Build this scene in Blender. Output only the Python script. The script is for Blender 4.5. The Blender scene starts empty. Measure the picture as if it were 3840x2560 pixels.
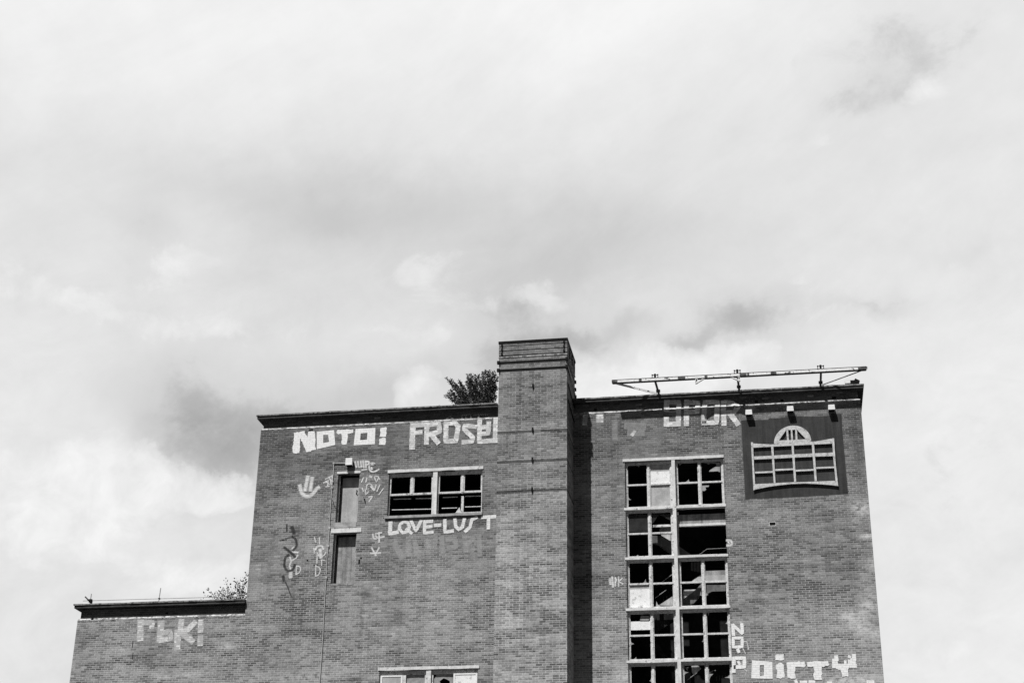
import bpy, math, random
from math import radians, sin, cos, pi
random.seed(7)
S = bpy.context.scene
C = S.collection

# ------------------------------------------------------------------ camera
PITCH, ROLL, YAW, FPX = radians(24.28), radians(.878), radians(10.14), 5800.0
def matmul(A, B): return [[sum(A[i][k]*B[k][j] for k in range(3)) for j in range(3)] for i in range(3)]
_cp, _sp, _cr, _sr, _cw, _sw = cos(PITCH), sin(PITCH), cos(ROLL), sin(ROLL), cos(YAW), sin(YAW)
MC = matmul(matmul(matmul([[_cr,-_sr,0],[_sr,_cr,0],[0,0,1]], [[1,0,0],[0,_cp,_sp],[0,-_sp,_cp]]),
            [[1,0,0],[0,0,-1],[0,1,0]]), [[_cw,_sw,0],[-_sw,_cw,0],[0,0,1]])   # rows: camera right, down, forward
CAMZ = 1.6
cam_d = bpy.data.cameras.new('camera'); cam = bpy.data.objects.new('camera', cam_d); C.objects.link(cam)
from mathutils import Matrix, Vector
cam.matrix_world = Matrix(((MC[0][0], -MC[1][0], -MC[2][0], 0), (MC[0][1], -MC[1][1], -MC[2][1], 0),
                           (MC[0][2], -MC[1][2], -MC[2][2], CAMZ), (0, 0, 0, 1)))
cam_d.sensor_width = 36; cam_d.lens = FPX/3840*36; cam_d.clip_end = 5000; cam_d.clip_start = .1
S.camera = cam

# ------------------------------------------------------------------ render look
S.view_settings.view_transform = 'Standard'; S.view_settings.look = 'None'
S.view_settings.exposure = 0.0; S.view_settings.gamma = 1.0
S.render.film_transparent = False
S.cycles.max_bounces = 6; S.cycles.transparent_max_bounces = 24; S.cycles.diffuse_bounces = 3

# ------------------------------------------------------------------ site measurements
Y0 = 51.537                      # the facade is the plane y = Y0, seen from the camera at the origin
FR = dict(A=((900,1450),.42517),B=((200,2050),.42517),C=((1000,1850),.4529),D=((1650,1220),.4337),E=((2100,1320),.5527),
 F=((2250,1680),.28065),G=((2250,2080),.306),H=((2700,1480),.29968),I=((2650,1950),.389),J=((1380,2400),.2126),
 K=((1840,1230),.1467),L=((260,2200),.17007),M=((940,1500),.17007),N=((2280,1360),.22109),O=((2780,1340),.22109),
 Q=((1000,1940),.20408),S=((1200,1700),.19133),U=((2680,2320),.2721),V=((740,2120),.10204),X=((1660,1370),.1084),T=((0,0),1.6327))
def ray(px, py):
    v = (px-1920, py-1280, FPX)
    return [sum(MC[i][j]*v[i] for i in range(3)) for j in range(3)]
def W(k, a, b, off=0.0):
    """survey point (sheet k) on the plane `off` metres in front of the facade -> world x, z"""
    (o, s) = FR[k]; d = ray(o[0]+a*s, o[1]+b*s); t = (Y0-off)/d[1]
    return d[0]*t, d[2]*t+CAMZ
def azel(a, b):
    d = ray(a*1.6327, b*1.6327)
    return math.degrees(math.atan2(d[0], d[1])), math.degrees(math.atan2(d[2], math.hypot(d[0], d[1])))

# ------------------------------------------------------------------ sun
SUN = Vector((-.37, -1.0, 1.55)).normalized()        # towards the sun
sd = bpy.data.lights.new('sun', 'SUN'); sd.energy = 5.0; sd.angle = radians(.53); sd.color = (1, .995, .985)
so = bpy.data.objects.new('sun', sd); C.objects.link(so)
so.rotation_mode = 'QUATERNION'; so.rotation_quaternion = SUN.to_track_quat('Z', 'Y'); so.location = (-20, -40, 60)

# ------------------------------------------------------------------ node helper
class NT:
    def __init__(s, t): s.t = t; s.n = t.nodes; s.l = t.links
    def put(s, v, sock):
        if isinstance(v, bpy.types.NodeSocket): s.l.new(v, sock)
        elif v is not None: sock.default_value = v
    def m(s, op, a, b=None, c=None, clamp=False):
        n = s.n.new('ShaderNodeMath'); n.operation = op; n.use_clamp = clamp
        for i, v in enumerate((a, b, c)):
            if v is not None: s.put(v, n.inputs[i])
        return n.outputs[0]
    def ramp(s, v, a, b, c=0.0, d=1.0, smooth=True):
        n = s.n.new('ShaderNodeMapRange'); n.interpolation_type = 'SMOOTHSTEP' if smooth else 'LINEAR'
        s.put(v, n.inputs[0])
        for i, q in enumerate((a, b, c, d)): s.put(q, n.inputs[i+1])
        return n.outputs[0]
    def xyz(s, x, y, z):
        n = s.n.new('ShaderNodeCombineXYZ'); s.put(x, n.inputs[0]); s.put(y, n.inputs[1]); s.put(z, n.inputs[2]); return n.outputs[0]
    def sep(s, v):
        n = s.n.new('ShaderNodeSeparateXYZ'); s.put(v, n.inputs[0]); return n.outputs
    def noise(s, vec, scale, detail=3, rough=.55, dist=0, col=False):
        n = s.n.new('ShaderNodeTexNoise'); s.put(vec, n.inputs['Vector']); n.inputs['Scale'].default_value = scale
        n.inputs['Detail'].default_value = detail; n.inputs['Roughness'].default_value = rough; n.inputs['Distortion'].default_value = dist
        return n.outputs[1 if col else 0]
    def white(s, vec):
        n = s.n.new('ShaderNodeTexWhiteNoise'); n.noise_dimensions = '3D'; s.put(vec, n.inputs['Vector']); return n.outputs[0]
    def mix(s, f, a, b):
        n = s.n.new('ShaderNodeMix'); n.data_type = 'FLOAT'; s.put(f, n.inputs[0]); s.put(a, n.inputs[2]); s.put(b, n.inputs[3]); return n.outputs[0]
    def blob(s, x, z, cx, cz, sx, sz):
        a = s.m('DIVIDE', s.m('SUBTRACT', x, cx), sx); b = s.m('DIVIDE', s.m('SUBTRACT', z, cz), sz)
        r = s.m('ADD', s.m('MULTIPLY', a, a), s.m('MULTIPLY', b, b))
        return s.m('POWER', 2.71828, s.m('MULTIPLY', r, -1.0))

# ------------------------------------------------------------------ world: bright broken cloud ahead, unseen clear sky behind darkened to cut fill light
wd = bpy.data.worlds.new('World'); S.world = wd; wd.use_nodes = True
w = NT(wd.node_tree); w.n.clear()
wo = w.n.new('ShaderNodeOutputWorld'); bg = w.n.new('ShaderNodeBackground'); w.l.new(bg.outputs[0], wo.inputs[0])
sky = w.n.new('ShaderNodeTexSky'); sky.sky_type = 'NISHITA'; sky.sun_disc = False
sky.sun_elevation = math.asin(SUN.z); sky.sun_rotation = math.atan2(SUN.x, SUN.y)
bw = w.n.new('ShaderNodeSeparateColor'); w.l.new(sky.outputs[0], bw.inputs[0])   # red channel alone, chosen to make the unseen sky darker
clear = w.m('MULTIPLY', bw.outputs[0], .034)  # unseen sky dimmed further to weaken the fill on shaded brick
tc = w.n.new('ShaderNodeTexCoord'); dirv = tc.outputs['Generated']
dx, dy, dz = w.sep(dirv)
az = w.m('MULTIPLY', w.m('ARCTAN2', dx, dy), 57.2958); el = w.m('MULTIPLY', w.m('ARCSINE', dz), 57.2958)
nw = w.sep(w.noise(dirv, 9.0, 6, .6, col=True)); nf = w.sep(w.noise(dirv, 30.0, 5, .62, col=True))
azw = w.m('ADD', w.m('ADD', az, w.m('MULTIPLY', w.m('SUBTRACT', nw[0], .5), 4.0)), w.m('MULTIPLY', w.m('SUBTRACT', nf[0], .5), 1.6))
elw = w.m('ADD', w.m('ADD', el, w.m('MULTIPLY', w.m('SUBTRACT', nw[1], .5), 3.4)), w.m('MULTIPLY', w.m('SUBTRACT', nf[1], .5), 1.4))
PXD = 63.0   # sheet units per degree
def blobs(lst, x, z):
    acc = None
    for (a, b, sa, sb, v) in lst:
        c = azel(a, b); g = w.m('MULTIPLY', w.blob(x, z, c[0], c[1], sa/PXD/cos(radians(c[1])), sb/PXD), v)
        acc = g if acc is None else w.m('ADD', acc, g)
    return acc
SOFT = [(150,-50,900,260,.05),(1350,-30,600,260,.06),(900,470,420,110,-.075),(520,400,330,110,-.02),(1500,560,300,100,-.045),
        (1900,330,500,160,-.012),(1250,620,300,90,-.06),(60,250,90,240,.02),(700,640,330,120,-.03),
        (100,430,240,120,-.02),(1750,720,180,60,-.03),(2250,1000,300,400,.03),(60,1100,300,200,.02),(2200,1500,260,200,.03),(2060,1300,120,110,-.02)]
DARK = [(530,1040,160,110,.11),(300,900,140,90,.02),(430,880,120,100,.07),(640,930,260,85,.08),(420,1000,120,60,.05),(830,870,130,40,.03),(1000,860,110,60,.05),(1200,800,120,90,.10),(1330,760,90,40,.07),
        (1430,745,60,30,.08),(1700,750,90,60,.09),(1560,790,80,30,.06),(2040,130,140,80,.045),(1985,200,90,40,.035),(350,535,60,40,.035),
        (560,1000,120,60,.04),(820,900,130,60,.05),(1150,690,140,60,.03),(2000,695,110,18,.05),(2250,540,110,25,.03),(760,480,60,30,.03)]
CUM = [(120,1060,120,70,.8),(300,1070,140,60,.75),(500,1140,90,50,.75),(230,1200,260,100,.85),(60,1230,140,110,.6),(430,1330,160,60,.9),(560,1290,60,60,.5),
       (940,890,80,50,.85),(1400,860,90,60,.8),(1530,850,120,50,.85),(1680,850,110,40,.8),(1330,900,60,60,.5),(430,585,95,40,.42),(440,640,200,40,.3),(130,690,190,50,.42),(330,730,260,40,.36),(40,600,80,40,.35),
       (1000,600,170,50,.34),(1100,670,200,50,.3),(2100,200,75,32,.5),(2200,100,110,50,.36),(2000,300,260,30,.36),(1860,80,60,140,.42),(1850,640,260,40,.32),(1950,720,260,40,.3),(1000,760,150,50,.28),(700,740,300,40,.3),(2150,560,200,30,.3),(1250,660,60,40,.3),(440,1220,120,40,-.95),(520,1180,70,35,-.8),(360,1270,90,40,-.6),(180,1330,150,50,-.4),(2150,1480,260,60,.5),(2200,1350,160,50,.3),(1450,930,200,40,.5)]
fine = w.noise(dirv, 13.0, 9, .60, .3)
vfine = w.noise(dirv, 40.0, 7, .6, .2)
bil = w.noise(w.xyz(dx, dy, w.m('MULTIPLY', dz, 1.3)), 21.0, 12, .64, .5)
wsp = w.noise(w.xyz(w.m('ADD', dx, w.m('MULTIPLY', dz, -.7)), dy, w.m('MULTIPLY', w.m('ADD', dz, w.m('MULTIPLY', dx, -.35)), 1.8)), 9.0, 11, .66, .35)
val = w.m('ADD', .893, blobs(SOFT, azw, elw))
dks = w.m('MULTIPLY', w.m('MULTIPLY', blobs(DARK, azw, elw), .78), w.ramp(w.m('ADD', w.m('MULTIPLY', bil, .5), w.m('MULTIPLY', wsp, .5)), .32, .60, .55, 1.25))
val = w.m('SUBTRACT', val, dks)
GAP = [(530,1050,150,95,.8),(640,930,200,60,.55),(1215,790,110,85,.8),(1345,758,85,32,.62),(1690,745,120,50,.68),(1570,792,80,28,.55),(2060,105,170,85,.5),(1990,205,130,36,.36),(460,880,90,90,.5),
       (2000,693,90,13,.5),(350,530,60,30,.25),(1150,690,110,40,.4),(2230,1060,120,70,.35)]
gs = w.m('ADD', blobs(GAP, azw, elw), w.m('MULTIPLY', w.m('SUBTRACT', w.noise(w.xyz(dx, dy, w.m('MULTIPLY', dz, 1.25)), 24.0, 12, .68, .3), .5), 1.7))
val = w.m('SUBTRACT', val, w.m('MULTIPLY', w.ramp(gs, .22, .78), .072))
val = w.m('ADD', val, w.m('MULTIPLY', w.m('SUBTRACT', wsp, .5), .085))
val = w.m('ADD', val, w.m('MULTIPLY', w.m('SUBTRACT', bil, .5), w.ramp(el, 36, 16, .03, .11)))
cs = w.m('ADD', blobs(CUM, azw, elw), w.m('MULTIPLY', w.m('SUBTRACT', bil, .5), 1.15))
cm = w.m('MULTIPLY', w.ramp(cs, .28, .47), w.ramp(cs, .28, .9, .5, 1.0))
inner = w.m('ADD', .935, w.m('MULTIPLY', w.m('SUBTRACT', w.noise(dirv, 34.0, 9, .62, .4), .5), .24))
inner = w.m('ADD', inner, w.ramp(cs, .38, 1.0, -.025, .015, smooth=False))
val = w.mix(w.m('MULTIPLY', cm, .85), val, inner)
val = w.m('ADD', val, w.m('MULTIPLY', w.m('SUBTRACT', vfine, .5), .03))
val = w.m('MINIMUM', w.m('MAXIMUM', val, .62), .965)
cloud = w.m('POWER', val, 2.25)
cover = w.ramp(w.m('ADD', dy, w.m('MULTIPLY', w.m('SUBTRACT', fine, .5), .12)), .52, .64)  # cloud held to the viewed directions so less of it fills the shade
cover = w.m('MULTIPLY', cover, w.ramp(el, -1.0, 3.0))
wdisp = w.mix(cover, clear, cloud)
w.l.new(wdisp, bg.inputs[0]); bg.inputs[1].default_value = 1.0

# ------------------------------------------------------------------ materials
def new_mat(name):
    m = bpy.data.materials.new(name); m.use_nodes = True; t = NT(m.node_tree); t.n.clear()
    out = t.n.new('ShaderNodeOutputMaterial'); b = t.n.new('ShaderNodeBsdfPrincipled')
    b.inputs['Roughness'].default_value = .85; b.inputs['Specular IOR Level'].default_value = .25
    t.l.new(b.outputs[0], out.inputs[0]); return m, t, b, out
def bump(t, b, h, dist=.01, st=.6):
    n = t.n.new('ShaderNodeBump'); n.inputs['Strength'].default_value = st; n.inputs['Distance'].default_value = dist
    t.put(h, n.inputs['Height']); t.l.new(n.outputs[0], b.inputs['Normal'])
def pos(t):
    g = t.n.new('ShaderNodeNewGeometry'); return g.outputs['Position']

BW, BH = .225, .075
def brick_cells(t, headers=False):
    """world-aligned courses; returns x, z, per-brick random, clustered noise, mortar mask"""
    p = pos(t); x, y, z = t.sep(p)
    u = t.m('ADD', t.m('ADD', x, y), 200.0)
    r = t.m('DIVIDE', z, BH); row = t.m('FLOOR', r); fz = t.m('FRACT', r)
    # every fourth course is headers
    if headers:
        hd = t.m('LESS_THAN', t.m('MODULO', row, 4.0), .5)
        wdt = t.m('SUBTRACT', BW, t.m('MULTIPLY', hd, BW*.5))
    else: wdt = BW
    uu = t.m('ADD', t.m('DIVIDE', u, wdt), t.m('MULTIPLY', t.m('MODULO', row, 2.0), .5))
    jit = t.m('MULTIPLY', t.white(t.xyz(row, 3.3, 0)), .06)
    uu = t.m('ADD', uu, jit)
    col = t.m('FLOOR', uu); fx = t.m('FRACT', uu)
    rnd = t.white(t.xyz(col, row, 1.0)); rnd2 = t.white(t.xyz(col, row, 9.0))
    cu = t.m('MULTIPLY', col, wdt); cz = t.m('MULTIPLY', row, BH)
    clus = t.noise(t.xyz(t.m('MULTIPLY', cu, .5), t.m('MULTIPLY', cz, 2.4), 0), 1.0, 4, .62)
    big = t.noise(t.xyz(t.m('MULTIPLY', cu, .22), t.m('MULTIPLY', cz, .4), 7), 1.0, 3, .55)
    mx = t.ramp(t.m('MINIMUM', fx, t.m('SUBTRACT', 1.0, fx)), .022, .06)
    mz = t.ramp(t.m('MINIMUM', fz, t.m('SUBTRACT', 1.0, fz)), .06, .15)
    mort = t.m('SUBTRACT', 1.0, t.m('MULTIPLY', mx, mz))
    return x, z, rnd, rnd2, clus, big, mort, p
def pale(k, a, b, sx, sz, v):
    c = W(k, a, b); return (c[0], c[1], sx, sz, v)
STAINS = [pale('I',1380,930,.42,.2,.55),pale('I',1450,990,.3,.35,.25),pale('I',1500,1040,.25,.2,.4),pale('I',1540,150,.25,.1,.55),pale('I',1590,420,.2,.3,.25),
          pale('I',1560,830,.35,.35,.35),pale('I',1640,1090,.3,.2,.35),pale('I',1600,1250,.45,.9,.13),pale('H',1780,1420,.35,.3,.5),pale('I',1540,560,.3,.5,.15),
          pale('U',1870,850,1.1,.25,.5),pale('G',290,1480,.35,.35,.35),pale('B',1520,880,.5,.12,.3),pale('B',960,1140,.3,.08,.35),pale('B',1180,1120,.5,.1,.25),
          pale('C',300,1520,1.6,.25,.22),pale('D',800,1500,1.2,1.0,.05),
          # soot, wet and rust marks under openings and down the left of the tower
          pale('Q',1260,1280,.05,.25,-.5),pale('Q',1690,1400,.13,.08,-.5),pale('Q',1830,1420,.18,.16,-.45),pale('Q',600,1320,.14,.06,-.5),pale('Q',730,1330,.2,.07,-.35),
          pale('Q',1340,1240,.5,.06,-.5),pale('C',290,1000,.10,1.0,-.3),pale('C',780,1080,.09,1.3,-.32),pale('C',210,850,.12,.4,-.3),pale('C',720,1540,.4,.1,-.5),
          pale('M',330,840,1.2,1.6,-.2),pale('E',2050,700,.35,1.3,-.22),pale('E',1980,560,.5,.9,-.15),pale('D',640,420,.9,.35,-.3),pale('K',330,1240,.35,.35,-.4),
          pale('A',500,1260,.25,.1,-.35),pale('Q',160,1080,.06,.06,-.1),pale('L',300,640,.3,1.6,-.2),pale('D',1200,800,.3,1.0,-.2)]
def brick_mat(name, headers=False, lo=.065, hi=.275, mortar=.39, stains=True):
    m, t, b, out = new_mat(name)
    x, z, rnd, rnd2, clus, big, mort, p = brick_cells(t, headers)
    v = t.m('ADD', t.m('MULTIPLY', rnd, .36), t.m('MULTIPLY', clus, 1.28))       # ~ .2 .. 1.3
    v = t.m('ADD', v, t.m('MULTIPLY', t.m('SUBTRACT', big, .5), .8))
    v = t.ramp(v, .54, 1.06, 0, 1, smooth=False)
    a = t.mix(v, lo, hi)
    pal = t.m('MULTIPLY', t.ramp(rnd2, .965, .985), t.ramp(big, .42, .6))
    a = t.mix(t.m('MULTIPLY', pal, .6), a, .42)
    mc = t.m('ADD', mortar-.09, t.m('MULTIPLY', t.noise(p, .9, 4), .18))
    mc = t.m('MULTIPLY', mc, t.ramp(t.noise(p, .35, 3), .3, .6, .62, 1.05))
    c = t.mix(t.m('MULTIPLY', mort, .80), a, mc)
    c = t.m('MULTIPLY', c, t.ramp(t.noise(p, 22, 3), .3, .7, .82, 1.18))
    if stains:
        grime = t.ramp(t.m('ADD', z, t.m('MULTIPLY', t.noise(p, .5, 4), 6.0)), 16.0, 26.0, 1.18, .70)
        c = t.m('MULTIPLY', c, grime)
        streak = t.noise(t.xyz(t.m('MULTIPLY', x, 3.2), t.m('MULTIPLY', z, .16), 0), 1.0, 4, .6)
        c = t.m('MULTIPLY', c, t.ramp(streak, .3, .6, .85, 1.04))
        sn = t.ramp(t.noise(t.xyz(x, 0, t.m('MULTIPLY', z, 1.4)), 5.0, 5, .65), .32, .62)
        for (cx, cz, sx, sz, k) in STAINS:
            g = t.m('MULTIPLY', t.blob(x, z, cx, cz, sx, sz), sn)
            c = t.mix(t.m('MULTIPLY', g, min(1, abs(k)*(2.3 if k > 0 else 1.9))), c, .60 if k > 0 else .045)
    t.l.new(c, b.inputs['Base Color'])
    bump(t, b, t.m('SUBTRACT', t.noise(p, 40, 2), t.m('MULTIPLY', mort, 1.0)), .006, .5)
    return m
def plain(name, v, var=.25, scale=3.0, rough=.85, fine=.12, streaks=0.0, spec=.25, patches=0.0, pdark=.06):
    m, t, b, out = new_mat(name); p = pos(t); x, y, z = t.sep(p)
    c = t.m('MULTIPLY', v, t.ramp(t.noise(p, scale, 5, .6), .3, .7, 1-var, 1+var))
    c = t.m('MULTIPLY', c, t.ramp(t.noise(p, 35, 3), .3, .7, 1-fine, 1+fine))
    if streaks: c = t.m('MULTIPLY', c, t.ramp(t.noise(t.xyz(t.m('MULTIPLY', x, 9), y, t.m('MULTIPLY', z, .5)), 1, 3), .35, .6, 1-streaks, 1.02))
    if patches: c = t.mix(t.ramp(t.noise(p, 7, 5, .65), .60-patches*.14, .66-patches*.1), c, pdark)
    t.l.new(c, b.inputs['Base Color']); b.inputs['Roughness'].default_value = rough; b.inputs['Specular IOR Level'].default_value = spec
    return m
def paint_mat(name, v, cover=.95, wear=.3, soft=.25, mortar_show=.2, runs=0):
    """masonry paint: takes its wear from the brick courses beneath it"""
    m, t, b, out = new_mat(name)
    x, z, rnd, rnd2, clus, big, mort, p = brick_cells(t)
    uv = t.n.new('ShaderNodeTexCoord').outputs['UV']; u, vv, _ = t.sep(uv)
    edge = t.m('ABSOLUTE', t.m('SUBTRACT', t.m('MULTIPLY', vv, 2.0), 1.0))
    rag = t.m('ADD', edge, t.m('MULTIPLY', t.m('SUBTRACT', t.noise(p, 16, 4, .65), .5), .55))
    al = t.ramp(rag, 1.0-soft, 1.0+.02, 1.0, 0.0)
    worn = t.m('ADD', t.m('MULTIPLY', rnd, .5), t.m('MULTIPLY', t.noise(p, 9, 4), .8))
    al = t.m('MULTIPLY', al, t.ramp(worn, .35, .85, cover, cover*(1-wear)))
    al = t.m('MULTIPLY', al, t.m('SUBTRACT', 1.0, t.m('MULTIPLY', mort, mortar_show)))
    c = t.m('MULTIPLY', t.m('MULTIPLY', v, t.ramp(t.noise(p, 12, 3), .3, .7, .92, 1.05)), t.m('SUBTRACT', 1.0, t.m('MULTIPLY', mort, .16)))
    t.l.new(c, b.inputs['Base Color'])
    if runs: c = t.m('MULTIPLY', c, t.m('MULTIPLY', t.ramp(t.noise(t.xyz(t.m('MULTIPLY', x, 7), 0, t.m('MULTIPLY', z, .5)), 1.0, 5, .65), .35, .68, 1-runs, 1+runs), t.ramp(t.noise(p, 1.6, 5, .65), .3, .7, .8, 1.2)))
    t.l.new(c, b.inputs['Base Color'])
    tr = t.n.new('ShaderNodeBsdfTransparent'); mx = t.n.new('ShaderNodeMixShader')
    t.put(al, mx.inputs[0]); t.l.new(tr.outputs[0], mx.inputs[1]); t.l.new(b.outputs[0], mx.inputs[2]); t.l.new(mx.outputs[0], out.inputs[0])
    return m
M = dict(
 brick=brick_mat('facade_brick'), brick_stack=brick_mat('stack_brick', True, .08, .37, .47),
 parapet=brick_mat('parapet_brick', False, .035, .11, .14, False),
 concrete=plain('pale_concrete', .66, .12, 4, streaks=.08, patches=-.1, pdark=.3), string=plain('mortar_fillet', .58, .3, 5, patches=.9, pdark=.16),
 sill=plain('weathered_sill', .34, .3, 5), coping=plain('bitumen_coping', .045, .4, 4, rough=.7), lip=plain('coping_lip', .20, .5, 9, patches=.5),
 frame=plain('flaking_frame_paint', .60, .18, 9, fine=.2, patches=.1, pdark=.24), white_frame=plain('white_frame_paint', .78, .06, 4),
 board=plain('grey_board', .39, .16, 3, streaks=.12), white_board=plain('white_board', .80, .05, 5, patches=.2, pdark=.5), ply=plain('mottled_board', .29, .3, 3, fine=.2, streaks=.35),
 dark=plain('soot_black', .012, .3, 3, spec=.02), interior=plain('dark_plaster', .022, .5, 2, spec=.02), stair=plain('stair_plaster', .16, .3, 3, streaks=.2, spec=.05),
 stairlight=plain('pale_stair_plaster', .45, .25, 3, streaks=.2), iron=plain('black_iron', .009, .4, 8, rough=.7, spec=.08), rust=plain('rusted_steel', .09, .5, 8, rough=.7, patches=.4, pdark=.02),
 whitesteel=plain('dirty_white_steel', .80, .12, 7, patches=.08, pdark=.12), lampwhite=plain('lamp_housing', .78, .06, 8), emblem=plain('emblem_paint', .54, .2, 9, fine=.2, patches=.15, pdark=.3),
 galv=plain('galvanised_tube', .32, .25, 9, rough=.5), conduit=plain('conduit_paint', .42, .2, 9), roof=plain('roof_felt', .06, .4, 2), ground=plain('ground_earth', .05, .4, .3),
 leaf=plain('leaf_green', .04, .5, 11, rough=.6), leafhighlight=plain('leaf_highlight', .26, .4, 11, rough=.6), bark=plain('bark', .06, .4, 12), slab=plain('cap_slab', .27, .25, 5, fine=.25, streaks=.2),
 glassboard=plain('dusty_glass', .30, .3, 3))
M['panel'] = paint_mat('panel_paint', .047, .97, .16, .0, .05, .28)
M['white'] = paint_mat('white_paint', .86, 1.0, .02, .16, .10)
M['worn'] = paint_mat('worn_white_paint', .86, 1.0, .38, .2, .22)
M['faded'] = paint_mat('faded_white_paint', .80, .92, .5, .35, .3)
M['ghost'] = paint_mat('ghost_white_paint', .80, .27, .5, .5, .3)
M['spray'] = paint_mat('sprayed_white_paint', .82, .92, .25, .75, .15)
M['blackspray'] = paint_mat('sprayed_black_paint', .035, .88, .3, .75, .15)
M['brush'] = paint_mat('brushed_white_paint', .84, .96, .12, .3, .2)
def glass_mat():
    m, t, b, out = new_mat('dirty_glass'); p = pos(t)
    b.inputs['Base Color'].default_value = (.05,.05,.05,1); b.inputs['Roughness'].default_value = .15
    tr = t.n.new('ShaderNodeBsdfTransparent'); mx = t.n.new('ShaderNodeMixShader')
    t.put(t.ramp(t.noise(p, 3, 4), .3, .7, .35, .8), mx.inputs[0]); t.l.new(tr.outputs[0], mx.inputs[1]); t.l.new(b.outputs[0], mx.inputs[2]); t.l.new(mx.outputs[0], out.inputs[0])
    return m
M['glass'] = glass_mat()

# ------------------------------------------------------------------ mesh helpers
ROOTS = {}
class MB:
    def __init__(s): s.v = []; s.f = []; s.uv = []
    def quad(s, pts, uv=None):
        i = len(s.v); s.v += [tuple(p) for p in pts]; s.f.append(tuple(range(i, i+len(pts))))
        s.uv.append(uv or [(.5, .5)]*len(pts)); return s
    def box(s, x0, x1, y0, y1, z0, z1):
        P = [(x0,y0,z0),(x1,y0,z0),(x1,y1,z0),(x0,y1,z0),(x0,y0,z1),(x1,y0,z1),(x1,y1,z1),(x0,y1,z1)]
        for f in ((0,3,2,1),(4,5,6,7),(0,1,5,4),(1,2,6,5),(2,3,7,6),(3,0,4,7)): s.quad([P[k] for k in f])
        return s
    def slab(s, poly, y0, y1):
        """closed outline (x,z) given thickness from y0 (front) to y1"""
        n = len(poly); ar = sum(poly[i][0]*poly[(i+1)%n][1]-poly[(i+1)%n][0]*poly[i][1] for i in range(n))
        if ar < 0: poly = poly[::-1]
        s.quad([(a, y0, b) for a, b in poly]); s.quad([(a, y1, b) for a, b in poly[::-1]])
        for i in range(n):
            a, b = poly[i], poly[(i+1) % n]; s.quad([(a[0],y0,a[1]),(a[0],y1,a[1]),(b[0],y1,b[1]),(b[0],y0,b[1])])
        return s
    def tube(s, p, q, r, n=8, r2=None):
        p, q = Vector(p), Vector(q); d = (q-p).normalized(); a = d.orthogonal().normalized(); b = d.cross(a)
        r2 = r if r2 is None else r2
        A = [p+(a*cos(2*pi*i/n)+b*sin(2*pi*i/n))*r for i in range(n)]; B = [q+(a*cos(2*pi*i/n)+b*sin(2*pi*i/n))*r2 for i in range(n)]
        for i in range(n): j = (i+1) % n; s.quad([A[i], A[j], B[j], B[i]])
        s.quad(A[::-1]); s.quad(B); return s
    def beam(s, p, q, wx, wy):
        """rectangular bar from p to q, width wx across and wy towards the wall"""
        p, q = Vector(p), Vector(q); d = (q-p).normalized(); a = Vector((0,1,0)); b = d.cross(a).normalized(); a = b.cross(d).normalized()
        A = [p+b*wx*i/2+a*wy*j/2 for i, j in ((-1,-1),(1,-1),(1,1),(-1,1))]; B = [k+(q-p) for k in A]
        for i in range(4): j = (i+1) % 4; s.quad([A[i], A[j], B[j], B[i]])
        s.quad(A[::-1]); s.quad(B); return s
    def build(s, name, mat, parent=None, label=None, root=None, bevel=0):
        me = bpy.data.meshes.new(name)
        o = bpy.data.objects.new(name, me); C.objects.link(o)
        r = parent
        while r is not None and r.parent is not None: r = r.parent
        off = ROOTS.get(r.name, Vector((0,0,0))) if r is not None else Vector((0,0,0))
        if root is not None: off = Vector(root)
        me.from_pydata([Vector(p)-off for p in s.v], [], s.f)
        uvl = me.uv_layers.new(name='UVMap'); k = 0
        for u in s.uv:
            for q in u: uvl.data[k].uv = q; k += 1
        me.materials.append(mat)
        if parent is not None: o.parent = parent
        elif root is not None: o.location = root; ROOTS[o.name] = Vector(root)
        if label: o['label'] = label
        if bevel:
            bm = o.modifiers.new('bevel', 'BEVEL'); bm.width = bevel; bm.segments = 2; bm.limit_method = 'ANGLE'
        return o
def thing(name, loc, label, cat, group=None):
    o = bpy.data.objects.new(name, None); C.objects.link(o); o.location = loc; ROOTS[o.name] = Vector(loc)
    o['label'] = label; o['category'] = cat
    if group: o['group'] = group
    return o
def struct(o): o['kind'] = 'structure'; return o

# ------------------------------------------------------------------ ground
g = MB().quad([(-1500,-1500,0),(1500,-1500,0),(1500,1500,0),(-1500,1500,0)]).build('ground', M['ground'], None, root=(0,0,0)); struct(g)

# ------------------------------------------------------------------ the building
XL, XR = -18.68, 3.21; WX = -24.99
ZS, ZT = 22.20, 22.74          # string course, parapet top
WS, WT = 15.19, 15.72
DEPTH = 9.0
bld = thing('brick_building', (-9.0, Y0, 0), 'tall derelict brick building with a low left wing, broken windows and painted graffiti', 'building')
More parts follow.
